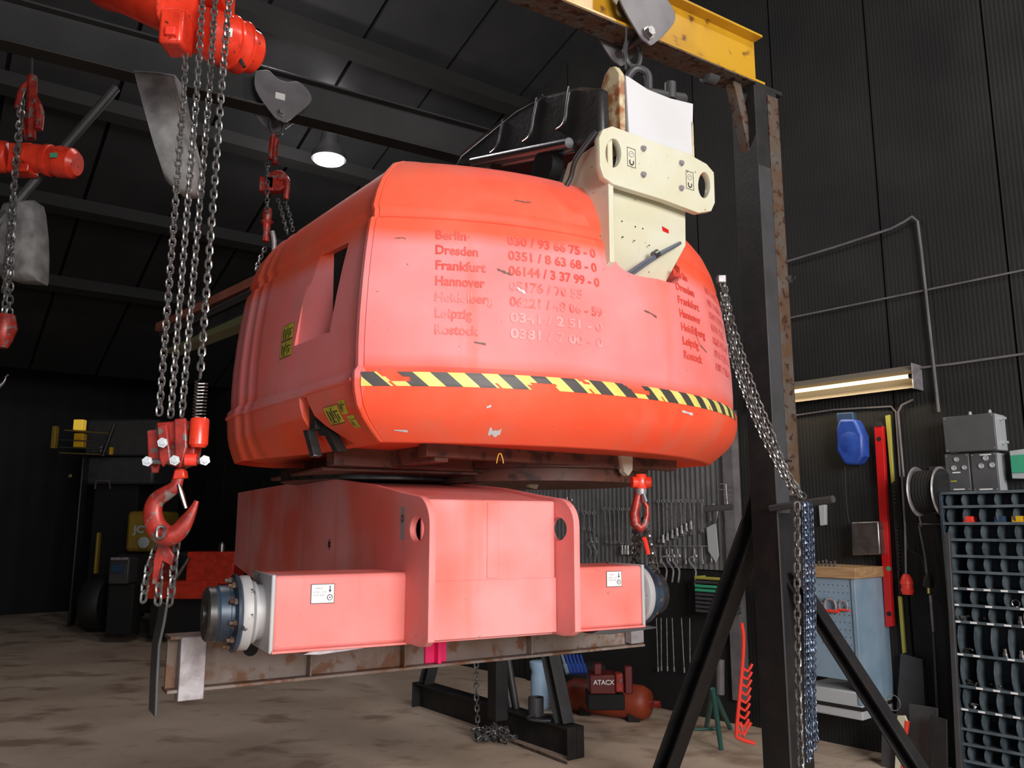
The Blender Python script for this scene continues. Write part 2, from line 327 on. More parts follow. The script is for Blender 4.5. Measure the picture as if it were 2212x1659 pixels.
# ------------------------------------------------------------------ faded red body paint (colour belongs to the paint: zones by height and stains)
VLp = V((.79, .61, 0)).normalized(); SIDE0 = 1.2311      # plane of the left side panel
def body_paint(name, zones=True):
    m = bpy.data.materials.new(name); m.use_nodes = True; nt = m.node_tree; N = nt.nodes; L = nt.links
    b = N['Principled BSDF']; b.inputs['Roughness'].default_value = .6; b.inputs['Specular IOR Level'].default_value = .22; b.inputs['Coat Weight'].default_value = .03; b.inputs['Coat Roughness'].default_value = .3
    g = N.new('ShaderNodeNewGeometry'); pos = g.outputs['Position']
    sep = N.new('ShaderNodeSeparateXYZ'); L.new(pos, sep.inputs[0])
    def noise(s, d=5, st=None):
        n = N.new('ShaderNodeTexNoise'); n.inputs['Scale'].default_value = s; n.inputs['Detail'].default_value = d
        if st:
            mp = N.new('ShaderNodeMapping'); mp.inputs['Scale'].default_value = st; L.new(pos, mp.inputs[0]); L.new(mp.outputs[0], n.inputs['Vector'])
        else: L.new(pos, n.inputs['Vector'])
        return n.outputs['Fac']
    def math_(op, a, c):
        n = N.new('ShaderNodeMath'); n.operation = op
        for i, v in enumerate((a, c)):
            if isinstance(v, (int, float)): n.inputs[i].default_value = v
            else: L.new(v, n.inputs[i])
        return n.outputs[0]
    def ramp(src, els):
        r = N.new('ShaderNodeValToRGB'); e = r.color_ramp.elements
        while len(e) < len(els): e.new(.5)
        for q, (p, c) in zip(e, els): q.position = p; q.color = (c, c, c, 1) if isinstance(c, (int, float)) else (*c, 1)
        L.new(src, r.inputs[0]); return r.outputs[0]
    def mix(f, a, c):
        x = N.new('ShaderNodeMix'); x.data_type = 'RGBA'
        for i, v in ((0, f), (6, a), (7, c)):
            if isinstance(v, tuple): x.inputs[i].default_value = (*v, 1)
            elif isinstance(v, (int, float)): x.inputs[i].default_value = v
            else: L.new(v, x.inputs[i])
        return x.outputs[2]
    orange = mix(ramp(noise(3), [(.4, 0), (.65, 1)]), (.84, .088, .036), (.80, .115, .055))
    pink = mix(ramp(noise(2.2), [(.4, 0), (.65, 1)]), (.80, .205, .205) if zones else (.84, .24, .225), (.76, .27, .275) if zones else (.80, .34, .34))
    if zones:
        zz = math_('ADD', sep.outputs['Z'], math_('MULTIPLY', math_('SUBTRACT', noise(1.6, 2), .5), .09))
        zn = math_('MULTIPLY', math_('SUBTRACT', zz, 1.8), 1/1.3)      # 1.8..3.1
        k = lambda z: (z-1.8)/1.3
        fade = ramp(zn, [(k(2.10), 0), (k(2.17), 1), (k(2.57), 1), (k(2.63), .04), (k(2.86), .10), (k(2.93), .4)])
        dt = N.new('ShaderNodeVectorMath'); dt.operation = 'DOT_PRODUCT'; dt.inputs[1].default_value = tuple(VLp); L.new(pos, dt.inputs[0])
        sd = ramp(math_('SUBTRACT', dt.outputs['Value'], SIDE0-.5), [(.520, 1), (.523, 0)])
        fade = mix(sd, fade, ramp(zn, [(k(2.0), .25), (k(2.075), .3), (k(2.085), .95), (k(2.93), .8)]))
        fade = mix(ramp(noise(1.7, 4), [(.36, .38), (.52, 0)]), fade, (.0, .0, .0))
    else:
        fade = ramp(noise(2.0, 2), [(.36, .35), (.52, .9)])
    c = mix(fade, orange, pink)
    streak = ramp(noise(9, 4, (1, 1, .06)), [(.60, 0), (.70, .35)])
    c = mix(streak, c, (.62, .13, .07))
    c = mix(ramp(noise(60, 3), [(.72, 0), (.75, .8)]), c, (.2, .14, .12))
    dirt = mix(ramp(noise(5, 6), [(.5, 0), (.8, .35)]), c, (.45, .2, .15))
    L.new(dirt, b.inputs['Base Color'])
    bp = N.new('ShaderNodeBump'); bp.inputs['Strength'].default_value = .08; bp.inputs['Distance'].default_value = .01; L.new(noise(6, 2), bp.inputs['Height']); L.new(bp.outputs[0], b.inputs['Normal'])
    return m
M['body'] = body_paint('faded_red_body_paint'); M['chassis'] = body_paint('faded_red_chassis_paint', False)
M['underside'] = mat('primer_underside', (.15, .06, .04), .55, c2=(.10, .04, .03), scale=7, c3=(.05, .025, .02), s3=14)
M['letter'] = mat('red_lettering', (.70, .055, .035), .5, c2=(.76, .10, .075), scale=14)
M['letterfade'] = mat('faded_red_lettering', (.76, .085, .065), .5, c2=(.84, .19, .18), scale=20, mix=(.42, .56))
M['letterpale'] = mat('pale_ghost_lettering', (.84, .30, .30), .5, c2=(.84, .20, .19), scale=20, mix=(.42, .56))
M['tapey'] = mat('tape_yellow', (.72, .66, .20), .5, c2=(.66, .58, .12), scale=14)
M['tapek'] = mat('tape_black', (.07, .055, .05), .5, c2=(.05, .045, .04), scale=14)
# ------------------------------------------------------------------ turret body: a swept cover
C0 = V((-.45, 2.81, 0)); UL = V((-.61, .79, 0)).normalized(); RR = V((.945, 3.906, 0)); VL = V((UL.y, -UL.x, 0)); NL0 = -VL
OUT = .13      # the plan line is taken at the widest level of the cover
ch = RR-C0; Lc = ch.length; cd = ch/Lc; nout = V((cd.y, -cd.x, 0)); sag = .285; Rad = Lc*Lc/(8*sag)+sag/2; hf = math.asin(Lc/2/Rad)
cen = C0+ch/2-nout*(Rad-sag); midp = cen+nout*(Rad+OUT)
def miter(a, b): return (a+b)/(1+a.dot(b))
mL = miter(NL0, nout*math.cos(hf)-cd*math.sin(hf)); mR = miter(VL, nout*math.cos(hf)+cd*math.sin(hf))
CL = C0+mL*OUT; CR = RR+mR*.112
ch = CR-CL; Lc = ch.length; cd = ch/Lc; nout = V((cd.y, -cd.x, 0)); sag = (midp-CL).dot(nout); Rad = Lc*Lc/(8*sag)+sag/2
half = math.asin(Lc/2/Rad); cen = CL+ch/2-nout*(Rad-sag)
plan = []; raw = []
LS = 1.20; rr = .36
cRear = CL+UL*LS+VL*rr
for i in range(8): a = PI/2*(1-i/8); raw.append((-(LS+rr*a), cRear-VL*rr*math.cos(a)+UL*rr*math.sin(a)))
for i in range(33): raw.append((-LS+(LS-.035)*i/33, CL+UL*(LS-(LS-.035)*i/33)))
for s in (-.030, -.026, -.020, -.012, -.005): raw.append((s, CL-UL*s))
NA = 64; arcL = 2*half*Rad
ss = [0, .005, .010, .013, .016, .019, .030, .045]+[.045+(arcL-.13)*(i/NA) for i in range(1, NA+1)]
for s in ss:
    a = -half+s/Rad; raw.append((s, cen+nout*Rad*math.cos(a)+cd*Rad*math.sin(a)))
pe = raw[-1][1]; a = -half+ss[-1]/Rad; te = (-nout*math.sin(a)+cd*math.cos(a)); se = raw[-1][0]
ctl = pe+te*.11; p2 = ctl+UL*.11
for i in range(1, 11): t = i/10; raw.append((se+.26*t, pe*(1-t)**2+ctl*2*t*(1-t)+p2*t*t))
for i in range(1, 13): raw.append((se+.26+i*.09, p2+UL*i*.09))
q0 = raw[0][1]; q1 = raw[-1][1]
for i in range(1, 6): raw.append((se+1.34+i*.3, q1.lerp(q0, i/6)))
n = len(raw); mC = miter(NL0, nout*math.cos(half)-cd*math.sin(half))
for i in range(n):
    p = raw[i][1]; a = (p-raw[i-1][1]).normalized(); b = (raw[(i+1) % n][1]-p).normalized()
    na = V((a.y, -a.x, 0)); nb = V((b.y, -b.x, 0)); m = (na+nb)/max(.35, 1+na.dot(nb)); s = raw[i][0]
    if -.2 < s < .2:      # spread the corner mitre so nothing crosses when the outline steps inwards
        base = NL0 if s < 0 else nout*math.cos(-half+s/Rad)+cd*math.sin(-half+s/Rad); m = mC.lerp(base, abs(s)/.2)
    plan.append((s, p, m))
def extra(s):
    if s < -.93: return -.010-.011*max(0, math.sin(2*PI*(s+.93)/.094))
    if s < -.032: return -.010
    if s < -.024: return -.004
    if abs(s-.016) < .0025: return -.010
    if s < .0135: return .003
    return 0
PROF = [(-.035, 1.90), (-.012, 1.878), (.0, 1.879), (.006, 1.883), (.05, 1.917), (.09, 1.953), (.118, 1.993), (.131, 2.035), (.1345, 2.06), (.1345, 2.10), (.130, 2.108), (.119, 2.122), (.121, 2.20), (.118, 2.30), (.109, 2.42), (.098, 2.52), (.084, 2.615), (.076, 2.652), (.060, 2.664), (.058, 2.688), (.066, 2.702), (.050, 2.76), (.022, 2.825), (-.004, 2.862), (-.04, 2.905), (-.09, 2.935), (-.16, 2.952)]
PROF = [(o_-OUT, z_) for o_, z_ in PROF]
def rearf(s, z):
    if z > 2.07 or s > -.5: return 1
    t = min(1, (-.5-s)/.7); return 1-.7*t*t*(3-2*t)
def prof(z):
    for (o0, z0), (o1, z1) in zip(PROF[1:], PROF[2:]):
        if z0 <= z <= z1: return o0+(o1-o0)*(z-z0)/(z1-z0)
    return 0
def surf(s, z, off=0):
    k = 0
    pl = plan[:-6]
    while k < len(pl)-2 and pl[k+1][0] < s: k += 1
    s0, p0, m0 = pl[k]; s1, p1, m1 = pl[k+1]; t = (s-s0)/(s1-s0)
    p = p0.lerp(p1, t); nn = m0.lerp(m1, t); o = prof(z)+extra(s0)*(1-t)+extra(s1)*t+off
    return V((p.x+nn.x*o, p.y+nn.y*o, z))
turret = thing('boom_lift_turret', (.2, 3.9, 1.88), 'large faded red turret body of a boom lift hanging above the chassis', 'machine part')
mb = MB(); k = len(PROF)
for s, p, m in plan:
    for o, z in PROF: q_ = o*rearf(s, z)+extra(s); mb.v.append(V((p.x+m.x*q_, p.y+m.y*q_, z)))
for i in range(n):
    for j in range(k-1): mb.f.append((i*k+j, ((i+1) % n)*k+j, ((i+1) % n)*k+j+1, i*k+j+1))
mb.f.append(tuple(i*k+k-1 for i in range(n))); mb.f.append(tuple(i*k for i in range(n-1, -1, -1)))
mb.m = [0]*len(mb.f)
cover = mb.build('body_cover', M['body'], turret, smooth=38)
def cut(target, cutters):
    for c in cutters:
        b = target.modifiers.new('cut', 'BOOLEAN'); b.operation = 'DIFFERENCE'; b.object = c; b.solver = 'FAST' if c is cutters[0] else 'EXACT'
    bpy.context.view_layer.update(); dg = bpy.context.evaluated_depsgraph_get()
    me = bpy.data.meshes.new_from_object(target.evaluated_get(dg)); me.set_sharp_from_angle(angle=math.radians(38))
    target.modifiers.clear(); target.data = me
    for c in cutters: bpy.data.objects.remove(c)
rg = MB(); rg.tube([surf(-1.34+1.31*i/40, 2.078, -.001) for i in range(41)], .0085, 8); rg.build('side_ledge', M['body'], turret)
# boom slot
vS = V((.816, .578, 0)); uS = V((-.578, .816, 0)); SO = V((.36, 3.02, 0)); FS = Frame(SO, vS, uS)
def slot_pt(px, py): q = FS.loc(onplane(px, py, SO, uS)); return (q.x, q.z)
sl = catmull([V((*slot_pt(*q), 0)) for q in ((1288, 340), (1298, 420), (1304, 500), (1316, 570), (1352, 598), (1410, 606), (1458, 612), (1476, 590), (1480, 540), (1484, 470), (1486, 400))], 4)
sl = [(q.x, q.y) for q in sl]; sl = [(sl[0][0], 3.3)]+sl+[(sl[-1][0], 3.3)]
c1 = MB(FS).prism(sl, -.35, .62, 'y').build('cut', M['underside'], base=(0, 0, 0))
c1.data.materials.clear(); c1.data.materials.append(M['body'])
# left side handle recess
NLs = V((-.79, -.61, 0)).normalized(); SP = C0+NLs*.10; FL = Frame(SP, UL, NLs)   # x back along side, y outward
def side_pt(px, py): q = FL.loc(onplane(px, py, SP, NLs)); return (q.x, q.z)
a_, b_, c_, d_ = side_pt(738, 516), side_pt(665, 556), side_pt(640, 748), side_pt(716, 722)
def wedge(depths):
    vs = [(p[0], .06, p[1]) for p in (a_, b_, c_, d_)]+[(p[0], -d, p[1]) for p, d in zip((a_, b_, c_, d_), depths)]
    return MB(FL).add(vs, [(0, 1, 2, 3), (7, 6, 5, 4), (0, 4, 5, 1), (1, 5, 6, 2), (2, 6, 7, 3), (3, 7, 4, 0)]).build('cut', M['body'], base=(0, 0, 0))
a_, d_ = side_pt(700, 540), side_pt(694, 728); c2 = wedge((.055, .004, .004, .055))
vx = [side_pt(*q) for q in ((740, 520), (695, 543), (691, 724), (717, 719))]
c4 = MB(FL).prism(vx, .08, -.22, 'y').build('cut', M['body'], base=(0, 0, 0))
e_ = side_pt(697, 540)
# latch notch in the skirt
L1 = [side_pt(*q) for q in ((660, 860), (676, 860), (684, 900), (722, 978), (690, 1020), (664, 1010), (658, 930))]
c3 = MB(FL).prism(L1, .1, -.10, 'y').build('cut', M['body'], base=(0, 0, 0))
cut(cover, [c1, c2, c3, c4])
MB(FL).prism(vx, -.05, -.20, 'y').build('slot_shade', M['matte'], turret)  # black block set in the slot to stand for its shaded inside
lt = MB(FL)
lt.prism([side_pt(*q) for q in ((661, 866), (671, 866), (676, 925), (664, 930))], -.01, -.05, 'y')
lt.prism([side_pt(*q) for q in ((656, 930), (666, 928), (680, 984), (672, 988))], .004, -.03, 'y', 1)
lt.prism([side_pt(*q) for q in ((668, 925), (684, 915), (712, 972), (702, 976), (684, 940), (672, 940))], -.03, -.07, 'y')
lab(lt.build('latch', [M['rubber'], M['steel']], turret, bevel=.002), 'black and steel cover latch')
# underside: recessed frame plates and slew ring
ub = MB(); inner = [(p.x-m.x*(OUT+.035), p.y-m.y*(OUT+.035)) for s, p, m in plan]
ub.prism(inner, 1.902, 1.93, 'z'); ub.build('underside_panel', M['underside'], turret)
FB = Frame(C0, VL, UL)
fb = MB(FB); fb.box(.25, 1.62, .10, .16, 1.852, 1.905); fb.box(.30, .36, .12, 1.3, 1.835, 1.905); fb.box(1.28, 1.34, .12, 1.3, 1.835, 1.905); fb.box(.05, 1.7, .45, .52, 1.83, 1.905)
fb.build('underside_frame', M['underside'], turret, bevel=.004)
rb = MB(); rb.lathe((.13, 4.02, 1.79), (0, 0, 1), [(0, .40), (.0, .47), (.055, .47), (.055, .52), (.12, .52)], 48); rb.build('slew_ring', M['underside'], turret)
eb = MB(FB); eb.prism([(0, 1.80), (.05, 1.80), (.09, 1.90), (-.03, 1.90)], .40, .43, 'y'); 
e1 = MB(Frame(atZ(1160, 1010, 1.87), VL, UL)); e1.prism([(-.05, -.09), (.0, -.10), (.05, .0), (-.05, .0)], 0, .02, 'y'); e1.build('underside_lug', M['cream'], turret)
e2 = MB(Frame(atZ(1350, 990, 1.89), VL, UL)); e2.prism([(-.03, .02), (.05, .02), (.045, -.05), (.02, -.075), (-.005, -.06)], 0, .03, 'y'); e2.build('lifting_lug', M['cream'], turret)
# hazard tape, printed stripes, torn places
def zt(s): return 2.050+.016*max(0, s)/1.8
tape = MB(); per = .115; s = .020; send = se-.13
torn = [(.13, .20, .3, .95), (.60, .70, .0, .45), (1.03, 1.12, .25, 1.0), (.83, .86, .6, 1)]
NS = int((send-s)/.0095); hgt = .047
for i in range(NS):
    for j in range(6):
        q = []
        for di, dj in ((0, 0), (1, 0), (1, 1), (0, 1)):
            v = (j+dj)/6; u_ = s+(i+di)*.0095
            q.append((u_, v))
        cu_, cv = q[0][0]+.005, q[0][1]+.08
        if any(a <= cu_+.01*math.sin(cv*9) <= b and c <= cv <= d for a, b, c, d in torn): continue
        if i % 37 == 11 and j in (0, 1): continue
        ph = ((cu_+.055*cv) / per) % 1
        sh = lambda u_, v: max(s, min(send, u_-.055*(v)+.0))
        tape.add([surf(max(s, u_-.055*v), zt(u_)+hgt*v, .002) for u_, v in q], [(0, 1, 2, 3)], 0 if (((q[0][0])/per) % 1) < .5 else 1, raw=True)
lab(tape.build('hazard_tape', [M['tapey'], M['tapek']], turret), 'torn yellow and black hazard tape')
def surf_text(txt, s0, z0, size, m, width, off=.0022, bold=.0):
    vs, fs = text_mesh(txt, size, bold); mb = MB(); xm_ = max(x for x, y in vs); sx = width/xm_
    mb.add([surf(s0+x*sx, z0+y, off) for x, y in vs], fs, 0, raw=True)
    return mb.build('lettering', m, turret)
rows = [('Berlin', .112, '030 / 93 66 75 - 0', .368, 'letter', 'letter'), ('Dresden', .153, '0351 / 8 63 68 - 0', .366, 'letter', 'letter'), ('Frankfurt', .180, '06144 / 3 37 99 - 0', .372, 'letter', 'letter'),
        ('Hannover', .176, '05176 / 70 55', .29, 'letter', 'letterfade'), ('Heidelberg', .205, '06221 / 48 06 - 59', .375, 'letterfade', 'letterfade'),
        ('Leipzig', .130, '0341 / 2 51 - 0', .37, 'letterfade', 'letterpale'), ('Rostock', .152, '0381 / 7 00 - 0', .37, 'letterfade', 'letterpale')]
for i, (a, wa, b, wb, ma, mb_) in enumerate(rows):
    z = 2.577-.0573*i
    surf_text(a, .253, z, .048, M[ma], wa, bold=.0012); surf_text(b, .517, z, .048, M[mb_], wb, bold=.0012)
    surf_text(a, 1.345, z+.02, .046, M['letter'], wa*1.05, bold=.0012); surf_text(b, 1.66, z+.02, .046, M['letterfade'], wb*.75, bold=.0008)
# side stickers, scratches
def patch(mb, s0, s1, z0, z1, off):
    ns, nz = max(1, int((s1-s0)/.02)), max(1, int((z1-z0)/.012))
    for i in range(ns):
        for j in range(nz):
            a, b, c, d = s0+(s1-s0)*i/ns, s0+(s1-s0)*(i+1)/ns, z0+(z1-z0)*j/nz, z0+(z1-z0)*(j+1)/nz
            mb.add([surf(a, c, off), surf(b, c, off), surf(b, d, off), surf(a, d, off)], [(0, 1, 2, 3)], 0, raw=True)
def sticker(s0, s1, z0, z1, m, mark=None):
    mb = MB(); patch(mb, s0, s1, z0, z1, .0035); o = mb.build('sticker', m, turret)
    if mark:
        mk = MB()
        for (u0, u1, v0, v1) in mark: patch(mk, s0+(s1-s0)*u0, s0+(s1-s0)*u1, z0+(z1-z0)*v0, z0+(z1-z0)*v1, .0045)
        mk.build('pictogram', M['ink'], o)
    return o
mark = [(0, 1, .98, 1), (0, 1, 0, .03), (.12, .2, .2, .8), (.3, .38, .15, .7), (.45, .5, .3, .9), (.56, .9, .62, .68), (.6, .66, .1, .6), (.75, .82, .2, .5), (.12, .5, .1, .14)]
sticker(-.70, -.59, 2.325, 2.388, M['yelsticker'], mark); sticker(-.70, -.59, 2.255, 2.32, M['yelsticker'], mark)
sticker(-.27, -.16, 1.95, 2.01, M['yelsticker'], mark); sticker(-.15, -.10, 1.975, 2.02, M['yelsticker'], mark[2:6]); sticker(-.125, -.07, 1.93, 1.968, M['yelsticker'], mark[2:6])
M['scratch'] = mat('chipped_primer', (.16, .08, .06), .6); M['chip'] = mat('bare_chip', (.55, .58, .6), .6)
def scratch(pts, wd, m='scratch'):
    mb = MB()
    for (s0, z0), (s1, z1) in zip(pts, pts[1:]):
        for k_ in range(3):
            t0, t1 = k_/3, (k_+1)/3; a = (s0+(s1-s0)*t0, z0+(z1-z0)*t0); b = (s0+(s1-s0)*t1, z0+(z1-z0)*t1); h = wd*random.uniform(.5, 1.3)
            mb.add([surf(a[0], a[1]-h, .0022), surf(b[0], b[1]-h, .0022), surf(b[0], b[1]+h, .0022), surf(a[0], a[1]+h, .0022)], [(0, 1, 2, 3)], 0, raw=True)
    mb.build('paint_chip', M[m], turret)
for a_s in (([(.56, 2.762), (.60, 2.760), (.625, 2.763)], .0028), ([(.10, 2.572), (.135, 2.575), (.145, 2.570)], .0018), ([(1.11, 2.405), (1.15, 2.40), (1.18, 2.39)], .0032), ([(.475, 2.478), (.505, 2.468), (.53, 2.462)], .004), ([(.545, 2.415), (.575, 2.40)], .008, 'chip'),
            ([(.46, 1.918), (.49, 1.910), (.505, 1.918)], .010, 'chip'), ([(.435, 1.99), (.45, 1.995)], .006, 'chip'), ([(1.44, 2.40), (1.50, 2.33), (1.56, 2.31)], .0025), ([(1.21, 2.30), (1.2112, 2.34)], .006), ([(.39, 2.21), (.43, 2.205)], .003), ([(1.30, 2.035), (1.38, 2.03)], .004, 'chip'),
            ([(.10, 1.915), (.16, 1.912)], .003, 'chip'), ([(1.42, 2.43), (1.422, 2.50)], .004)): scratch(*a_s)
# grey bolt heads / lamp on the right side of the cover
for (px, py) in ((1562, 604), (1572, 665)):
    p = atY(px, py, 4.05); q = MB(); q.box(p.x-.03, p.x+.012, p.y-.02, p.y+.03, p.z-.02, p.z+.02); q.build('side_fitting', M['scale'], turret, bevel=.005)
# ------------------------------------------------------------------ cream boom mount standing in the slot (part of the turret)
PO = V((.333, 2.93, 0)); FP = Frame(PO, vS, uS)
def mp(px, py, d=0): q = FP.loc(onplane(px, py, PO+uS*d, uS)); return (q.x, q.z)
mount = plate('boom_mount', [mp(*q) for q in ((1290, 300), (1298, 282), (1318, 275), (1420, 312), (1480, 333), (1522, 356), (1538, 375), (1540, 440), (1532, 458), (1505, 462), (1430, 434), (1320, 400), (1300, 385), (1292, 360))],
              [[mp(1321+17*math.cos(a), 333+31*math.sin(a)) for a in [2*PI*i/20 for i in range(20)]], [mp(1517+13*math.cos(a), 402+28*math.sin(a)) for a in [2*PI*i/20 for i in range(20)]]], -.012, .018, FP, M['cream'], turret, .003)
lp = plate('upper_plate', [mp(*q, .05) for q in ((1345, 167), (1354, 172), (1392, 197), (1440, 216), (1490, 228), (1488, 345), (1352, 300))], [], .03, .05, FP, M['white'], turret, .003)
sh = MB(FP)   # folded lower box: front sheet bending back towards its foot
f1 = [mp(1311, 400, .05), mp(1481, 440, .05), mp(1482, 530, .05), mp(1316, 500, .05)]
f2 = [mp(1316, 500, .05), mp(1482, 530, .05), mp(1440, 625, .10), mp(1312, 600, .10)]
def P3(p, d): return (p[0], d, p[1])
sh.add([P3(f1[0], .05), P3(f1[1], .05), P3(f1[2], .05), P3(f1[3], .05), P3(f2[2], .13), P3(f2[3], .13)]+[P3(f1[0], .40), P3(f1[1], .40), P3(f1[2], .40), P3(f1[3], .40), P3(f2[2], .40), P3(f2[3], .40)],
       [(0, 1, 2, 3), (3, 2, 4, 5), (0, 3, 9, 6), (3, 5, 11, 9), (1, 7, 8, 2), (2, 8, 10, 4), (0, 6, 7, 1), (5, 4, 10, 11), (6, 9, 8, 7), (9, 11, 10, 8)])
sh.build('mount_box', M['cream'], turret, bevel=.004)
ck = MB(FP)   # side cheek seen on the left
ck.prism([(.0, mp(1300, 290)[1]), (.24, mp(1300, 300)[1]), (.34, mp(1300, 390)[1]), (.34, mp(1300, 640)[1]), (.12, mp(1300, 600)[1]), (.0, mp(1300, 560)[1])], mp(1300, 300)[0]+.03, mp(1300, 300)[0]+.055, 'x')
ck.build('side_cheek', M['cream'], turret, bevel=.003)
ZT = mp(1340, 150, .05)[1]
fl = MB(FP); fl.prism([(.02, mp(1330, 300)[1]), (.02, ZT-.04), (.045, ZT+.0), (.075, ZT+.01), (.105, ZT-.01), (.20, ZT-.20), (.20, mp(1330, 330)[1])], mp(1345, 200, .05)[0]-.045, mp(1345, 200, .05)[0]-.015, 'x')
fl.build('rusty_lug', M['creamedge'], turret, bevel=.004)
fl = MB(FP); fl.prism([(.03, mp(1330, 300)[1]), (.03, ZT-.12), (.05, ZT-.06), (.09, ZT-.06), (.20, ZT-.20), (.20, mp(1330, 330)[1])], mp(1488, 200, .05)[0]-.02, mp(1488, 200, .05)[0]+.0, 'x')
fl.build('rusty_lug', M['creamedge'], turret, bevel=.004)
for px, py in ((1384, 324), (1384, 380), (1466, 355), (1466, 409)):
    x, z = mp(px, py); b = MB(FP); b.lathe((x, -.012, z), (0, -1, 0), [(0, .013), (.004, .013), (.004, .009), (.012, .009), (.012, .005), (.010, .004)], 12); b.build('bolt', M['scale'], mount)
for px, py in ((1359, 343), (1485, 392)):    # engraved shackle labels
    x, z = mp(px, py); st = MB(FP)
    for (x0, x1, z0, z1) in ((-.022, .022, .037, .039), (-.022, .022, -.039, -.037), (-.022, -.020, -.039, .039), (.020, .022, -.039, .039)): st.add([(x+x0, -.0135, z+z0), (x+x1, -.0135, z+z0), (x+x1, -.0135, z+z1), (x+x0, -.0135, z+z1)], [(0, 1, 2, 3)])
    st.tube([(x+.010*math.cos(a), -.0135, z-.018+.012*math.sin(a)) for a in [math.radians(150+24*i) for i in range(11)]], .0024, 5)
    st.build('shackle_label', M['ink'], mount)
    s2 = MB(FP); s2.tube([(x+.012*math.cos(a), -.0135, z+.014+.012*math.sin(a)) for a in [2*PI*i/14 for i in range(14)]], .001, 4, closed=True); s2.tube([(x-.005, -.0135, z+.014), (x+.008, -.0135, z+.02)], .001, 4); s2.build('worn_emblem', M['inkgrey'], mount)
for px, py in ((1343, 478), (1372, 490), (1388, 494), (1370, 520), (1345, 512), (1402, 530)):
    x, z = mp(px, py, .05); b = MB(FP); b.cyl((x, .049, z), (x, .0485, z), .0035, n=8); b.build('rivet_hole', M['matte'], turret)
r_ = MB(FP); x, z = mp(1438, 497, .05); r_.add([(x-.022, .0488, z+.012), (x+.016, .0488, z+.004), (x+.016, .0488, z-.012), (x-.018, .0488, z-.008)], [(0, 1, 2, 3)]); r_.build('red_mark', M['red'], turret)
M['hosegrey'] = mat('grey_hose', (.10, .11, .14), .45); cb = MB(FP)
for i in range(3):
    a = mp(1474, 523, .03); b = mp(1420-8*i, 555, .02); c = mp(1372-10*i, 592+4*i, .02)
    cb.tube([(a[0], .042, a[1]), (b[0], .03, b[1]-.004*i), (c[0], .055+.03*(i == 1), c[1])], .007, 8, smooth=5)
b = mp(1428, 545); cb.lathe((b[0], .03, b[1]), (.5, 0, .35), [(-.012, .017), (.012, .017)], 12, mi=1)
cb.build('cut_hoses', [M['hosegrey'], M['steel']], turret)
# black hose cover and rods behind the mount
hp = lambda px, py: (lambda q: (q.y, q.z))(FP.loc(onplane(px, py, PO+vS*.10, vS)))
HD = [(max(.085, hp(*q)[0]), hp(*q)[1]) for q in ((1325, 178), (1255, 188), (1180, 208), (1120, 240), (1000, 338), (985, 365), (1070, 365), (1200, 330), (1325, 300))]
hd = MB(FP); hd.prism(HD, .08, .30, 'x'); hd.build('hose_cover', M['black'], turret, bevel=.02)
for i, (px0, py0, px1, py1) in enumerate(((1238, 190, 1226, 268), (1168, 214, 1152, 295), (1094, 262, 1080, 320))):
    a, b = hp(px0, py0), hp(px1, py1); rb_ = MB(FP)
    rb_.tube([(.078, a[0], a[1]), (.078, (a[0]+b[0])/2, (a[1]+b[1])/2), (.078, b[0], b[1]), (.078, b[0]+.05, b[1]-.01)], .004, 6, smooth=4); rb_.build('cover_rib', M['bright'], turret)
ed = MB(FP); pts_ = [hp(*q) for q in ((1180, 208), (1120, 240), (1060, 288), (1000, 338))]; ed.tube([(.08, a, b) for a, b in pts_], .0035, 6, smooth=3); ed.build('cover_edge', M['bright'], turret)
rod = MB(FP); a = hp(1250, 306); b = hp(1040, 352); rod.cyl((.05, a[0], a[1]-.02), (.05, b[0], b[1]-.01), .022, n=20, mi=0); rod.cyl((.10, a[0]+.02, a[1]-.02), (.10, b[0], b[1]-.02), .02, n=14); rod.build('cylinder_rod', M['bright'], turret)
eye = MB(FP); a = hp(1190, 352); eye.lathe((.05, a[0], a[1]-.03), (1, 0, 0), [(0, .03), (0, .075), (.06, .075), (.06, .03)], 24); eye.build('pivot_eye', M['black'], turret)
hs = MB(FP); hs.tube([(.0, .02, mp(1270, 270)[1]), (-.035, .10, mp(1275, 320)[1]), (-.03, .14, mp(1270, 350)[1]), (-.05, .16, mp(1255, 375)[1])], .010, 8, smooth=5); hs.build('hose', M['rubber'], turret)
# ------------------------------------------------------------------ chassis
A0 = V((-.751, 2.684, 0)); vC = V((.8755, .483, 0)); uC = V((-.483, .8755, 0)); FC = Frame(A0, vC, uC)
chas = thing('boom_lift_chassis', FC((.73, .6, 1.21)), 'faded red boom lift chassis with axle boxes resting on the steel beam', 'machine part')
def axle(x0, x1):
    b = MB(FC); b.box(x0, x1, 0, .28, 1.21, 1.443); return b.build('axle_box', M['chassis'], chas, bevel=.014)
ax1 = axle(0, .455); ax2 = axle(1.0, 1.452)
for x0, sg in ((-.008, 1), (1.446, 1)):
    b = MB(FC); b.box(x0, x0+.014, -.004, .284, 1.206, 1.447); b.build('end_plate', M['boot'], chas, bevel=.004)
side = [(-.2, 1.235), (-.2, 1.60)]+[(-.2+.12-.12*math.cos(a), 1.60+.10*math.sin(a)) for a in [PI/2*i/8 for i in range(1, 9)]]+[(.05, 1.715), (.35, 1.755), (1.0, 1.815), (3.0, 1.815), (3.0, 1.35), (1.6, 1.212), (-.12, 1.212), (-.17, 1.218)]
FCs = Frame(A0, uC, -vC)   # x back, y to the left
hole = circ(-.090, 1.588, .056, 24, .041); hole = [(-.09+.060*math.cos(a), 1.588+.042*math.sin(a)) for a in [2*PI*i/24 for i in range(24)]]
plate('side_plate', side, [hole], -.467, -.443, FCs, M['chassis'], chas, .003)
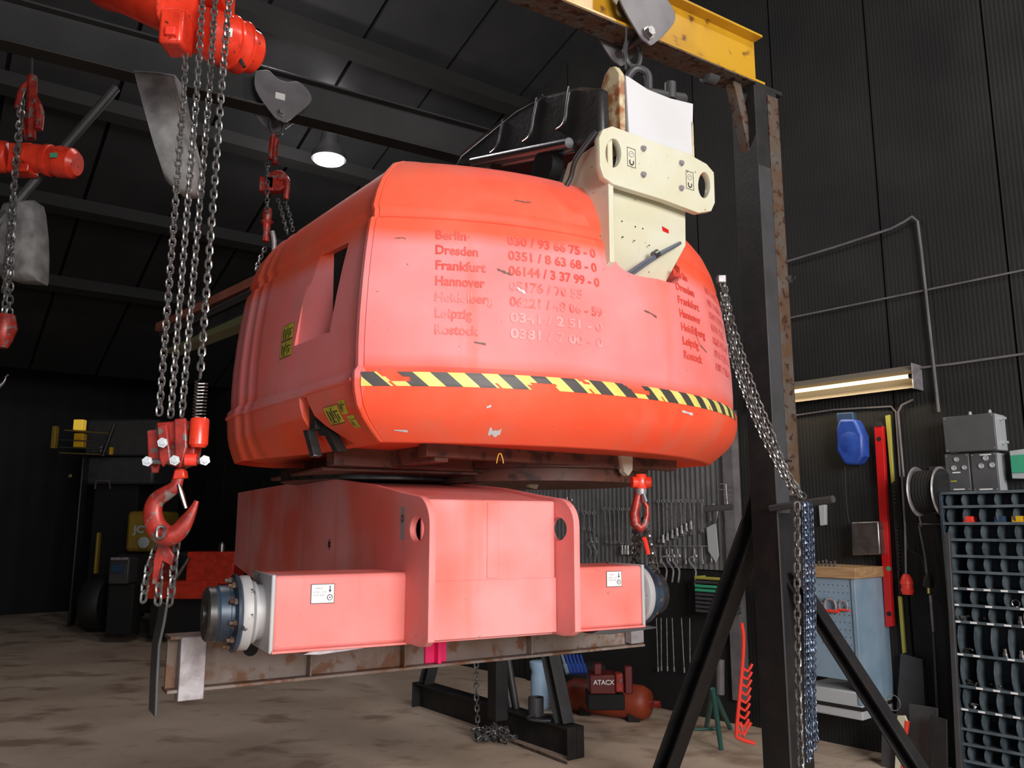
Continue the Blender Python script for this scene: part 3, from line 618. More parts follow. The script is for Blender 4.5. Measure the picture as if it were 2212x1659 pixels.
plate('side_plate', side, [hole], -1.024, -.999, FCs, M['chassis'], chas, .003)
b = MB(FC); b.box(.468, .998, -.075, -.055, 1.22, 1.69); b.build('front_panel', M['chassis'], chas, bevel=.008)
b = MB(FC); b.box(.468, .998, -.080, -.06, 1.222, 1.414); b.box(.715, .76, -.0785, -.07, 1.418, 1.68); b.build('front_panel_overlay', M['chassis'], chas, bevel=.002)
b = MB(FC); b.prism([(-.055, 1.69), (.05, 1.70), (.35, 1.745), (1.0, 1.80), (3.0, 1.80), (3.0, 1.78), (1.0, 1.78), (.3, 1.72), (-.055, 1.67)], .468, .998, 'x'); b.build('top_deck', M['chassis'], chas)
b = MB(FC); b.box(.468, .998, -.05, 2.9, 1.212, 1.225); b.build('bottom_plate', M['chassis'], chas)
b = MB(FC); b.box(.30, 1.18, .55, 1.45, 1.818, 1.832); b.build('turntable_plate', M['underside'], chas, bevel=.004)
b = MB(FC); b.lathe((.73, 1.15, 1.80), (0, 0, 1), [(0, .44), (.05, .44)], 48); b.build('swivel_base', M['hubdark'], chas)
# thin weld rims and bottom flange
b = MB(FC); b.box(.0, 1.452, -.012, .0, 1.206, 1.214); b.build('bottom_flange', M['chassis'], chas, bevel=.002)
st = MB(FCs); st.add([(.055, -.4425, 1.55), (.020, -.4425, 1.55), (.020, -.4425, 1.665), (.055, -.4425, 1.665)], [(0, 1, 2, 3)]); o = st.build('sticker', M['inkgrey'], chas)
st = MB(FCs); st.tube([(.038+.01*math.cos(a), -.442, 1.625+.012*math.sin(a)) for a in [2*PI*i/12 for i in range(12)]], .002, 4, closed=True); st.build('sticker_ring', M['ink'], o)
b = MB(FCs)   # cable hole burst far along the side
b.add([(.9+r*math.cos(a), -.4424, 1.52+r*math.sin(a)) for i in range(16) for a, r in [(2*PI*i/16, .03 if i % 2 else .012)]], [tuple(range(16))]); b.build('torn_hole', M['matte'], chas)
def hub(x, sg):
    c = (x, .14, 1.322)
    def H(name, pr, m, n_=32): b = MB(FC); b.lathe(c, (sg, 0, 0), pr, n_); return b.build(name, m, chas)
    H('axle_flange', [(0, .088), (.03, .088), (.03, .098), (.045, .098)], M['boot'])
    H('hub_collar', [(.040, .10), (.052, .118), (.075, .118), (.083, .113)], M['boot'], 40)
    H('wheel_flange', [(.080, .112), (.090, .124), (.098, .122), (.102, .10)], M['hub'], 40)
    h = H('hub_motor', [(.09, .086), (.112, .086), (.115, .089), (.145, .089), (.148, .086), (.158, .084)], M['hub'], 40)
    H('hub_cap', [(.156, .085), (.176, .085), (.182, .078), (.182, .03), (.190, .03)], M['hubdark'])
    for i in range(10):
        a = 2*PI*i/10+.2; q = MB(FC); p = (x+sg*.095, .14+.103*math.cos(a), 1.322+.103*math.sin(a))
        q.cyl(p, (p[0]+sg*.028, p[1], p[2]), .006, n=8, mi=0); q.cyl((p[0]+sg*.004, p[1], p[2]), (p[0]+sg*.016, p[1], p[2]), .010, n=6); q.build('wheel_bolt', M['rust'], h)
hub(0, -1); hub(1.455, 1)
def wsticker(x, z, wd, hh):
    b = MB(FC); b.add([(x, -.0022, z), (x+wd, -.0022, z), (x+wd, -.0022, z+hh), (x, -.0022, z+hh)], [(0, 1, 2, 3)], 1)
    b.add([(x+.002, -.0028, z+.002), (x+wd-.002, -.0028, z+.002), (x+wd-.002, -.0028, z+hh-.002), (x+.002, -.0028, z+hh-.002)], [(0, 1, 2, 3)], 0)
    o = b.build('wheel_load_sticker', [M['paper'], M['ink']], chas)
    k = MB(FC); cx = x+wd*.8; y = -.0034
    k.tube([(cx+.0085*math.cos(a), y, z+hh*.30+.0085*math.sin(a)) for a in [2*PI*i/18 for i in range(18)]], .0012, 4, closed=True); k.cyl((cx, y, z+hh*.3), (cx, y-.0002, z+hh*.3), .0025, n=8)
    k.prism([(cx-.0015, z+hh*.90), (cx+.0015, z+hh*.90), (cx+.0015, z+hh*.68), (cx+.005, z+hh*.68), (cx, z+hh*.55), (cx-.005, z+hh*.68), (cx-.0015, z+hh*.68)], y, y-.0002, 'y')
    k.build('wheel_symbol', M['ink'], o)
    for tx, sz, dx, dz, mt in (('MAX', .011, .18, .72, 'inkgrey'), ('WHEEL LOAD', .0075, .07, .55, 'inkgrey'), ('2100 daN', .010, .08, .38, 'inkgrey')):
        vs, fs = text_mesh(tx, sz); t = MB(FC); t.add([(x+wd*dx+a, y, z+hh*dz+b_2) for a, b_2 in vs], fs); t.build('sticker_text', M[mt], o)
wsticker(.118, 1.352, .078, .062); wsticker(1.275, 1.365, .073, .060)
# loose shims between chassis and beam
b = MB(FC); b.prism([(.10, 1.196), (.155, 1.192), (.30, 1.202), (.30, 1.209), (.13, 1.206)], .0, .20, 'y'); tag(b.build('steel_shim', M['scale'], bevel=.002), 'thin bright steel shim sticking out under the left axle box', 'shim')
b = MB(FC); b.prism([(1.19, 1.196), (1.28, 1.190), (1.50, 1.200), (1.50, 1.206), (1.23, 1.207)], -.02, .20, 'y'); tag(b.build('steel_shim', M['greyd'], bevel=.002), 'dark steel shim sticking out under the right axle box', 'shim')
# ------------------------------------------------------------------ steel beam under the chassis
BI = V((-1.22, 3.07, 0)); bd = V((.846, .533, 0)).normalized(); bn = V((-bd.y, bd.x, 0)); FI = Frame(BI, bd, bn)
beam = thing('steel_beam', FI((1.1, .05, 1.01)), 'rusty steel I-beam slung in chains and carrying the chassis', 'beam')
b = MB(FI); LB = 2.22
b.prism([(0, 1.012), (.11, 1.012), (.11, 1.024), (.061, 1.024), (.061, 1.196), (.11, 1.196), (.11, 1.208), (0, 1.208), (0, 1.196), (.049, 1.196), (.049, 1.024), (0, 1.024)], .0, LB, 'x')
b.build('beam_section', M['ibeam'], beam, bevel=.002)
b = MB(FI); b.box(.035, .125, -.012, .045, .985, 1.205); b.build('end_stiffener', M['scale'], beam, bevel=.003)
b = MB(FI); b.box(LB-.09, LB-.01, -.004, .045, 1.03, 1.20); b.build('end_stiffener', M['scale'], beam, bevel=.003)
for x in (.52, .92, 1.55): 
    b = MB(FI); b.box(x, x+.006, .004, .047, 1.026, 1.194); b.build('web_rib', M['ibeam'], beam)
b = MB(FI); b.cyl((.30, .047, 1.14), (.30, .050, 1.14), .028, n=20); b.build('web_hole', M['matte'], beam)
xm = FI.loc(onplane(950, 1420, BI+bn*.0, bn)).x
b = MB(FI); b.box(xm-.05, xm+.05, .035, .048, 1.026, 1.194); b.box(xm-.008, xm+.008, .0, .036, 1.026, 1.194); lab(b.build('centre_mark', M['pink'], beam, bevel=.001), 'fluorescent pink painted centre mark')
pp = [atY(*q, 3.03) for q in ((350, 1302), (344, 1340), (333, 1390), (329, 1460), (326, 1540))]
b = MB(); 
for d0, d1 in ((0, .012),):
    vs = []
    for p in pp: vs += [p+bn*-.07, p+bd*.010+bn*-.07, p+bd*.010+bn*.05, p+bn*.05]
    fs = []
    for i in range(len(pp)-1):
        for j in range(4): fs.append((i*4+j, i*4+(j+1) % 4, (i+1)*4+(j+1) % 4, (i+1)*4+j))
    fs += [(3, 2, 1, 0), tuple(len(vs)-4+i for i in range(4))]; b.add(vs, fs, raw=True)
b.build('end_strap', M['greyd'], beam, bevel=.002)
# ------------------------------------------------------------------ near yellow gantry
GO = V((1.374, 4.217, 0)); gd = V((-.839, -.545, 0)).normalized(); gn = V((-gd.y, gd.x, 0))
if gn.y > 0: gn = -gn
FG = Frame(GO, gd, gn)     # x along beam to the left, y towards the camera side
gan = thing('yellow_gantry', (GO.x+.08, GO.y, 0), 'tall gantry with worn yellow top beam on a black steel post at the right', 'gantry')
b = MB(FG); b.prism([(-.14, 4.0), (.0, 4.0), (.0, 4.014), (-.062, 4.014), (-.062, 4.286), (.0, 4.286), (.0, 4.30), (-.14, 4.30), (-.14, 4.286), (-.074, 4.286), (-.074, 4.014), (-.14, 4.014)], -.03, 4.3, 'x')
b.build('top_beam', M['yellow'], gan, bevel=.002)
b = MB(FG); b.box(-.03, 4.3, -.139, -.002, 3.992, 4.0); b.build('rusty_lower_flange', M['rust'], gan)
b = MB(FG); b.prism([(-.04, 3.3), (.0, 3.3), (.18, 3.98), (.12, 3.98)], -.10, -.04, 'y'); lab(b.build('corner_brace', M['rust'], gan, bevel=.003), 'rusty diagonal corner brace')
b = MB(FG); b.box(-.16, .06, -.15, .01, 3.965, 3.99); b.build('cap_plate', M['post'], gan, bevel=.003)
def ibar(fr, x0, x1, y0, y1, z0, z1, t=.012):
    b = MB(fr); b.prism([(x0, y0), (x1, y0), (x1, y0+t), ((x0+x1)/2+t/2, y0+t), ((x0+x1)/2+t/2, y1-t), (x1, y1-t), (x1, y1), (x0, y1), (x0, y1-t), ((x0+x1)/2-t/2, y1-t), ((x0+x1)/2-t/2, y0+t), (x0, y0+t)], z0, z1, 'z'); return b
b = MB(FG); b.box(-.10, .08, -.15, .012, .02, 3.965); b.build('post', M['post'], gan, bevel=.003)
b = MB(FG); b.box(-.104, -.018, .010, .020, 1.75, 3.93); lab(b.build('rusty_flange_plate', M['rust'], gan, bevel=.002), 'rusty strip up the right half of the post face')
b = MB(FG); b.box(-.017, .081, .010, .018, 1.66, 3.5); lab(b.build('bare_flange_plate', M['greyd'], gan, bevel=.002), 'worn grey strip up the left half of the post face')
b = MB(FG); b.box(.070, .082, .011, .017, .05, 1.66); b.build('lit_edge_strip', M['greyd'], gan, bevel=.002)  # paler strip painting in the light caught along the post corner
b = MB(FG); b.box(-.30, .15, -.42, .28, 0, .02); b.build('base_plate', M['post'], gan, bevel=.003)
def leg(t, ztop, sgn, w=.05):
    q = MB(FG); y0 = sgn*.02; y1 = sgn*t; w_ = .05
    top = V((-.045, y0, ztop)); bot = V((-.045, y1, .10)); d = (bot-top).normalized(); nrm = V((0, d.z, -d.y))
    def bar(x0, x1, h0, h1):
        vs = [(x, (p+nrm*h).y, (p+nrm*h).z) for p in (top, bot) for x, h in ((x0, h0), (x1, h0), (x1, h1), (x0, h1))]
        q.add(vs, [(0, 1, 2, 3), (7, 6, 5, 4), (0, 4, 5, 1), (1, 5, 6, 2), (2, 6, 7, 3), (3, 7, 4, 0)])
    bar(-w, w, -w, -w+.01); bar(-w, w, w-.01, w); bar(-w, -w+.01, -w+.01, w-.01)
    q.build('leg', M['post'], gan, bevel=.002)
    f = MB(FG); f.box(-.13, .07, y1-.12, y1+.12, 0, .10); f.build('foot', M['post'], gan, bevel=.004)
leg(1.0, 1.95, -1); leg(.98, 1.36, 1, .033)
pb = onplane(1665, 1098, GO, gn); pe2 = pb+V((.30, -.02, .045)); pe2 = atY(1800, 1078, pb.y-.30)
b = MB(); b.cyl(pb, pe2, .017, n=14); b.build('chain_peg', M['greyd'], gan)
pk = atY(1520, 1098, 4.6); b = MB(); b.cyl(atY(1522, 1100, 4.45), atY(1582, 1095, 4.35), .016, n=12); b.build('chain_peg', M['greyd'], gan)
b = MB(FG); b.lathe((-.15, -.02, 2.91), (0, 1, 0), [(0, .02), (.02, .02), (.02, .008), (.05, .008)], 10); b.build('post_bolt', M['steel'], gan)
# ------------------------------------------------------------------ trolleys
def trolley(fr, x, zb, m, name, label, pxh=None, sc_=1.0):
    t = thing(name, fr((x, -.07, zb-.3)), label, 'trolley')
    out = [V((a*sc_, c*sc_, 0)) for a, c in ((-.20, .20), (-.11, .235), (-.04, .19), (.04, .185), (.11, .21), (.20, .15), (.205, .06), (.05, -.12), (.0, -.13), (-.06, -.10), (-.19, .06))]
    out = [(x-q.x, zb+q.y) for q in catmull(out+[out[0]], 4)[:-1]]
    for y in (.03, -.19): plate('side_plate', out, [], y, y+.012, fr, m, t, .002)
    b = MB(fr); b.cyl((x, -.2, zb-.07), (x, .07, zb-.07), .02, n=12); b.build('cross_bolt', M['steel'], t)
    b = MB(fr); b.lathe((x, .042, zb-.07), (0, 1, 0), [(0, .035), (.012, .035), (.012, .024), (.035, .024), (.035, .012)], 6); b.build('nut', M['steel'], t)
    for dx in (-.11, .11):
        for y in (-.03, -.12): b = MB(fr); b.lathe((x+dx*sc_, y, zb+.055), (0, 1, 0), [(0, .04), (.02, .045), (.025, .05)], 16); b.build('wheel', M['steel'], t)
    b = MB(fr); pts = [(x+.05*math.cos(a), -.07, zb-.12+.07*math.sin(a)) for a in [2*PI*i/20 for i in range(20)]]; b.tube(pts, .014, 8, closed=True); b.build('shackle', M['greyd'], t)
    return t
xg = FG.loc(onplane(1385, 60, GO, gn)).x
trolley(FG, xg, 4.04, M['grey'], 'beam_trolley', 'purple-grey trolley clamped on the yellow gantry beam', sc_=.9)
# shackle and hook that hold the boom mount
sk = thing('bow_shackle', atY(1400, 215, 3.35), 'dark lifting shackle and pin behind the top of the cream boom mount', 'shackle')
b = MB(); b.tube([atY(*q, 3.35) for q in ((1345, 240), (1352, 180), (1372, 150), (1398, 160), (1402, 200), (1412, 240))], .018, 10, smooth=5); b.build('bow', M['greyd'], sk)
b = MB(); b.cyl(atY(1375, 200, 3.3), atY(1475, 215, 3.5), .028, n=16); b.build('pin', M['greyd'], sk)
b = MB(); b.cyl(atY(1448, 180, 3.42), atY(1448, 215, 3.42), .026, n=14); b.build('pin_nut', M['greyd'], sk)
b = MB(); b.cyl(atY(1352, 150, 3.36), atY(1352, 60, 3.6), .005, n=6); b.build('sling_wire', M['greyd'], sk)
# ------------------------------------------------------------------ far grey gantry
HO = V((-.075, 6.62, 0)); hd_ = V((-.858, -.514, 0)).normalized(); hn = V((-hd_.y, hd_.x, 0))
if hn.y > 0: hn = -hn
FH = Frame(HO, hd_, hn); ZB = 4.6
fg = thing('grey_gantry', (HO.x, HO.y, 0), 'far grey gantry whose beam runs behind the turret, standing on an A-shaped foot', 'gantry')
b = MB(FH); b.prism([(-.15, ZB), (0, ZB), (0, ZB+.016), (-.066, ZB+.016), (-.066, ZB+.30), (0, ZB+.30), (0, ZB+.316), (-.15, ZB+.316), (-.15, ZB+.30), (-.082, ZB+.30), (-.082, ZB+.016), (-.15, ZB+.016)], -.1, 4.6, 'x'); b.build('top_beam', M['gbeam'], fg, bevel=.002)
b = MB(FH); b.box(-.055, .055, -.13, .0, .14, ZB); b.build('post', M['post'], fg, bevel=.004)
b = MB(FH); b.box(4.3, 4.46, -.15, 0, 0, ZB); b.build('post', M['post'], fg, bevel=.004)
fa, fe = V((.447, 6.116, 0)), V((-.838, 7.841, 0)); fd = (fe-fa).normalized(); FF = Frame(fa, fd, V((-fd.y, fd.x, 0))); LF = (fe-fa).length
b = MB(FF); b.box(0, LF, -.01, .0, .0, .20); b.box(0, LF, -.075, .075, .20, .212); b.box(0, .012, -.075, .075, .0, .2); b.box(LF-.012, LF, -.075, .075, 0, .2); b.build('foot_beam', M['post'], fg, bevel=.002)
ap = V((-.12, 6.72, 2.6))
for s_ in (.12, LF-.12):
    p = FF((s_, 0, .21)); d = (ap-p).normalized(); sd = V((-fd.y, fd.x, 0)); nn = d.cross(sd).normalized(); q = MB()
    for h0, h1, w0, w1, in ((-.05, -.04, -.05, .05), (.04, .05, -.05, .05), (-.04, .04, -.05, -.04)):
        vs = [e+nn*h+sd*w_ for e in (p, ap) for h, w_ in ((h0, w0), (h1, w0), (h1, w1), (h0, w1))]; q.add(vs, [(0, 1, 2, 3), (7, 6, 5, 4), (0, 4, 5, 1), (1, 5, 6, 2), (2, 6, 7, 3), (3, 7, 4, 0)], raw=True)
    q.build('brace', M['greyd'], fg, bevel=.002)
b = MB(); b.cyl(atY(250, 190, 5.2), atY(-10, 490, 4.9), .03, n=10); b.build('tube_brace', M['greyd'], fg)
xt = FH.loc(onplane(605, 235, HO, hn)).x
tr2 = trolley(FH, xt, ZB+.03, M['grey'], 'beam_trolley', 'pale grey trolley with a white tag on the far grey beam', sc_=1.0)
b = MB(FH); b.box(xt-.02, xt+.05, .043, .046, ZB+.06, ZB+.11); b.build('tag_plate', M['paper'], tr2)
# items standing on the gantry foot
for k_, (px, py, h, r, y) in enumerate(((1160, 1525, .30, .06, 6.9),)):
    p = atZ(px, py, .212)
def at_floor(px, py): return atZ(px, py, 0)
# ------------------------------------------------------------------ hooks
def hook(parent, top, R, m, dirx=(1, 0, 0), name='hook', thick=None, bare=None):
    """hook hanging from point top: shank then C shaped bow opening to +dirx"""
    dx = V(dirx).normalized(); th = thick or R*.30; prs = []
    c = V(top)-V((0, 0, R*1.75))
    prs.append((V(top), th*.55)); prs.append((V(top)-V((0, 0, R*.30)), th*.55)); prs.append((V(top)-V((0, 0, R*.5)), th*.62))
    for i in range(17):
        a = math.radians(100+i*(262/16)); rr_ = R*(1+.06*math.sin(a)); w_ = th*(.65+.5*math.sin(PI*min(1, i/13)))*(1 if i < 12 else max(.32, 1-(i-12)*.16))
        prs.append((c+dx*rr_*math.cos(a)+V((0, 0, rr_*math.sin(a))), w_))
    e = prs[-1][0]; prs.append((e+dx*R*.16+V((0, 0, R*.16)), th*.28))
    b = MB(); b.rings(prs, 12); o = b.build(name, m, parent, smooth=60); return o, c
# ------------------------------------------------------------------ big chain hoist with four falls
YH = 2.70
h1 = thing('chain_hoist', atY(450, -60, YH), 'big orange-red electric chain hoist at upper left with four chain falls and a hook block', 'hoist')
top_px = [(405, -20), (440, -40), (468, -60), (500, -60)]; bot_px = [(343, 905), (368, 905), (392, 905), (431, 830)]
mids = [(398, 190), (425, 200), (452, 200), (482, 150)]
dep = [(YH+.05, YH+.03), (YH+.02, YH+.02), (YH, YH), (YH-.07, YH-.05)]
for (a, mth, b_, (y0, y1)) in zip(top_px, mids, bot_px, dep):
    chain([atY(*a, y0), atY(*mth, y0), atY(*b_, y1)], .0245, .0078, M['chain'], h1, individual=True, twist=.12)
# housing: tapered cone body + round motor
def pxf(px, py, Y): return atY(px, py, Y)
b = MB(); P0 = atY(250, -60, 2.95); P1 = atY(395, 20, 2.72)
ax = (P1-P0).normalized()
b.rings([(P0-ax*.1, .14), (P0, .15), (P0+ax*.12, .13), (P1-ax*.06, .11), (P1-ax*.03, .10), (P1, .095)], 28); b.build('motor_housing', M['orange'], h1, bevel=.006)
b = MB(); q = atY(375, 80, 2.72); b.box(q.x-.035, q.x+.05, q.y-.05, q.y+.06, q.z-.05, q.z+.09); b.build('terminal_box', M['orange'], h1, bevel=.012)
q = atY(368, 66, 2.66); b = MB(); b.box(q.x-.018, q.x+.018, q.y-.006, q.y+.02, q.z-.016, q.z+.016); lab(b.build('box_cover', M['redbright'], h1, bevel=.004), 'small rectangular cover')
P2 = atY(455, 75, 2.80); P3_ = atY(556, 118, 2.96); ax = (P3_-P2).normalized()
b = MB(); b.rings([(P2-ax*.04, .085), (P2, .095), (P2+ax*.07, .095), (P2+ax*.072, .103), (P2+ax*.082, .103), (P2+ax*.084, .090), (P2+ax*.12, .095), (P2+ax*.122, .10), (P2+ax*.132, .10), (P2+ax*.134, .088), (P3_-ax*.02, .080), (P3_, .055)], 28); b.build('motor', M['orange'], h1)
b = MB(); q = P2+ax*.03; b.add([atY(*r, 2.72) for r in ((490, 58), (503, 62), (501, 80), (489, 76))], [(0, 1, 2, 3)], raw=True)
vs, fs = text_mesh('2', .03, .001); bb = atY(490, 77, 2.71); b.add([bb+V((x_*.9+y_*.0, 0, y_*.7)) for x_, y_ in vs], fs, 1, raw=True); b.build('number_label', [M['paper'], M['ink']], h1)
b = MB(); b.tube([atY(*r, 2.85) for r in ((455, 108), (490, 112), (512, 118), (528, 145))], .007, 6, smooth=4); b.build('cable', M['rubber'], h1)
b = MB(); q = atY(455, -30, 2.78); b.box(q.x-.09, q.x+.07, q.y-.06, q.y+.08, q.z-.09, q.z+.14); b.build('gearbox', M['orange'], h1, bevel=.012)
b = MB(); q = atY(455, -30, 2.78); b.rings([(q+V((0, 0, .1)), .02), (V((q.x, q.y, 4.0)), .02)], 10); b.build('suspension_bar', M['greyd'], h1)
# hook block
YB = 2.72
def bx(parent, name, px0, py0, px1, py1, Y, dy, m, bevel=.004):
    a = atY(px0, py1, Y); c = atY(px1, py0, Y); b = MB(); b.box(min(a.x, c.x), max(a.x, c.x), Y-dy/2, Y+dy/2, min(a.z, c.z), max(a.z, c.z)); return b.build(name, m, parent, bevel=bevel)
def blk(name, pts, Y, d, m):
    b = MB(); ps = [atY(*q, Y) for q in pts]; b.prism([(p.x, p.z) for p in ps], Y-d/2, Y+d/2, 'y'); return b.build(name, m, h1, bevel=.005)
blk('block_cheek', ((377, 905), (403, 903), (405, 965), (398, 992), (388, 1012), (378, 985)), YB-.045, .012, M['hookred'])
blk('block_cheek', ((340, 918), (362, 916), (370, 990), (352, 1010), (344, 990)), YB-.03, .012, M['hookred'])
blk('block_body', ((346, 915), (410, 910), (430, 960), (425, 1000), (395, 1012), (352, 1000)), YB+.01, .06, M['hookred'])
blk('block_cheek', ((318, 930), (345, 926), (348, 1000), (342, 1022), (328, 1022), (320, 985)), YB+.02, .012, M['hookred'])
c = atY(430, 935, YB-.03); b = MB(); b.lathe((c.x, c.y, c.z-.048), (0, 0, 1), [(0, .022), (.01, .030), (.09, .030), (.096, .026)], 18); lab(b.build('limit_sleeve', M['orange'], h1), 'bright orange ribbed sleeve under the spring')
c = atY(430, 902, YB-.03); b = MB(); b.tube([(c.x+.020*math.cos(i*.9), c.y+.020*math.sin(i*.9), c.z+.0016*i) for i in range(76)], .0026, 5); b.build('buffer_spring', M['steel'], h1)
for px, py, Y in ((352, 957, YB-.06), (378, 995, YB-.07), (319, 997, YB-.03), (443, 995, YB-.05)):
    c = atY(px, py, Y); b = MB(); b.lathe(c, (.3, -1, 0), [(0, .017), (.012, .017), (.012, .010), (.02, .009)], 6); b.build('block_bolt', M['bright'], h1)
b = MB(); b.rings([(atY(322, 997, YB-.02), .009), (atY(442, 997, YB-.02), .009)], 10); b.build('cross_pin', M['steel'], h1)
c = atY(413, 993, YB-.03); b = MB(); b.lathe(c, (1, .2, 0), [(-.018, .02), (.018, .02)], 14); b.build('sheave_spacer', M['redbright'], h1)
blk('swivel_neck', ((381, 1014), (401, 1014), (404, 1033), (376, 1036)), YB, .035, M['orange'])
prs = []
for px, py, r in ((391, 1012, .016), (384, 1036, .019), (378, 1052, .021), (358, 1066, .025), (338, 1080, .028), (330, 1103, .031), (334, 1130, .034), (347, 1150, .036), (366, 1158, .034), (386, 1148, .030), (401, 1128, .025), (413, 1108, .017), (420, 1094, .012), (425, 1082, .008)):
    prs.append((atY(px, py, YB), r))
pc = catmull([V(p) for p, r in prs], 3); rc = catmull([V((r, 0, 0)) for p, r in prs], 3)
b = MB(); b.rings([(p, r.x) for p, r in zip(pc, rc)], 14); hk = b.build('load_hook', M['hookred'], h1, smooth=60)
for v in hk.data.vertices: v.co.y = v.co.y*.62+(YB-worg(hk).y)*.38
b = MB(); a = atY(386, 1046, YB-.012); c = atY(402, 1098, YB-.012); d = (c-a); b.box(0, 0, 0, 0, 0, 0) if 0 else None
b.rings([(a, .006), (a.lerp(c, .4), .009), (c, .006)], 8); b.build('safety_latch', M['bright'], h1)
# sling below the hook
sl1 = thing('chain_sling', atY(358, 1295, 2.95), 'short chain sling hanging from the big hook to the beam end', 'chain')
for pts, Y in ((((362, 1150), (335, 1190), (318, 1240), (309, 1300)), 2.84), (((350, 1165), (345, 1220), (343, 1270), (340, 1316)), 2.82), (((386, 1150), (378, 1200), (372, 1260), (364, 1318)), 2.86), (((345, 1160), (352, 1132), (362, 1128)), 2.68)):
    chain([atY(*q, Y) for q in pts], .030, .0095, M['chain'], sl1, individual=True, smooth=4, twist=.3)
b = MB(); pl_ = [atY(*q, 2.80) for q in ((343, 1172), (351, 1158), (360, 1164), (366, 1180), (378, 1200), (372, 1222), (352, 1210), (340, 1260), (330, 1262), (334, 1210))]
b.prism([(p.x, p.z) for p in pl_], 2.79, 2.805, 'y'); lab(b.build('shortening_clutch', M['hookred'], sl1, bevel=.003), 'red chain shortening clutch')
# ------------------------------------------------------------------ lever hoist on the grey beam
YL = FH((xt, -.07, 0)).y
h2 = thing('lever_hoist', atY(590, 300, YL), 'red manual chain hoist hanging from the grey beam behind the turret', 'hoist')
b = MB()
for pts in (((592, 285), (588, 310), (585, 345)), ((597, 300), (593, 330), (594, 355))): b.tube([atY(*q, YL) for q in pts], .022, 8, smooth=3)
b.build('top_hook', M['hookred'], h2)
b = MB(); c = atY(596, 400, YL); b.box(c.x-.11, c.x+.0, c.y-.05, c.y+.05, c.z-.06, c.z+.05); b.lathe((c.x+.02, c.y-.03, c.z+.02), (0, 1, 0), [(-.02, .08), (.06, .08)], 24); b.build('hoist_body', M['hookred'], h2, bevel=.01)
b = MB(); b.tube([atY(*q, YL-.05) for q in ((603, 385), (618, 388), (620, 405), (617, 430))], .022, 8, smooth=3); b.build('lever', M['hookred'], h2)
b = MB(); c = atY(577, 465, YL); b.lathe((c.x, c.y, c.z), (0, 0, -1), [(-.05, .03), (.0, .035), (.04, .03), (.05, .05), (.07, .03), (.14, .025), (.2, .028)], 14); b.build('bottom_block', M['hookred'], h2)
b = MB(); b.tube([atY(*q, YL-.03) for q in ((588, 500), (592, 520), (592, 545))], .018, 8, smooth=3); b.build('bottom_hook', M['scale'], h2)
chain([atY(577, 352, YL-.05), atY(577, 460, YL-.05)], .034, .011, M['chain'], name='load_chain').build('load_chain', M['chain'], h2)
chain([atY(600, 430, YL), atY(612, 470, YL), atY(622, 508, YL)], .028, .009, M['chain']).build('hand_chain', M['chain'], h2)
chain([atY(615, 430, YL), atY(627, 470, YL), atY(634, 505, YL)], .028, .009, M['chain']).build('hand_chain', M['chain'], h2)
chain([atY(573, 535, YL), atY(561, 560, YL), atY(552, 585, YL)], .03, .01, M['chain']).build('sling_chain', M['chain'], h2)
# ------------------------------------------------------------------ left hoist
YLh = 4.9
h3 = thing('chain_hoist', atY(80, 340, YLh), 'orange-red chain hoist hanging at the left edge of the photo', 'hoist')
b = MB(); q0_, q1_ = atY(60, 340, YLh), atY(168, 355, YLh); ax = (q1_-q0_).normalized()
b.rings([(q0_, .09), (q0_+ax*.12, .09), (q0_+ax*.125, .10), (q0_+ax*.15, .10), (q0_+ax*.155, .09), (q0_+ax*.2, .09), (q0_+ax*.205, .10), (q1_-ax*.03, .095), (q1_, .07)], 24); b.build('motor', M['orange'], h3)
b = MB(); b.rings([(atY(-60, 335, YLh-.05), .11), (atY(20, 340, YLh), .10)], 20); b.build('gearbox', M['orange'], h3, bevel=.01)
b = MB(); c = atY(52, 345, YLh); b.box(c.x-.07, c.x+.07, c.y-.06, c.y+.06, c.z-.1, c.z+.09); b.build('body', M['orange'], h3, bevel=.01)
b = MB(); c = atY(115, 335, YLh-.12); b.add([c+V((-.02, 0, -.015)), c+V((.025, 0, -.015)), c+V((.025, 0, .015)), c+V((-.02, 0, .015))], [(0, 1, 2, 3)], raw=True); b.build('green_label', M['green'], h3)
b = MB()
for pts, r in ((((70, 165), (68, 230), (66, 300)), .03), (((60, 180), (45, 200), (38, 235)), .02), (((72, 210), (85, 240), (82, 280)), .028), (((45, 240), (50, 270), (60, 300)), .022)): b.tube([atY(*q, YLh) for q in pts], r, 8, smooth=4)
b.build('suspension_hook', M['hookred'], h3)
b = MB(); b.rings([(atY(68, 170, YLh), .008), (atY(72, 20, YLh+.2), .008)], 6); b.build('hang_rod', M['greyd'], h3)
for i, (a, mth, c) in enumerate((((50, 215), (38, 330), (8, 640)), ((45, 225), (28, 440), (20, 700)), ((30, 430), (22, 560), (5, 700)))):
    chain([atY(*a, YLh-.1), atY(*mth, YLh-.1), atY(*c, YLh-.1)], .040, .012, M['chain'], smooth=5, twist=i).build('load_chain', M['chain'], h3)
b = MB(); c = atY(10, 705, YLh-.1); b.lathe((c.x, c.y, c.z+.07), (0, 0, -1), [(0, .05), (.08, .07), (.16, .05), (.2, .03)], 16); b.build('hook_block', M['hookred'], h3)
hook(h3, atY(-8, 770, YLh-.1), .07, M['steel'], (1, 0, 0), 'lower_hook')
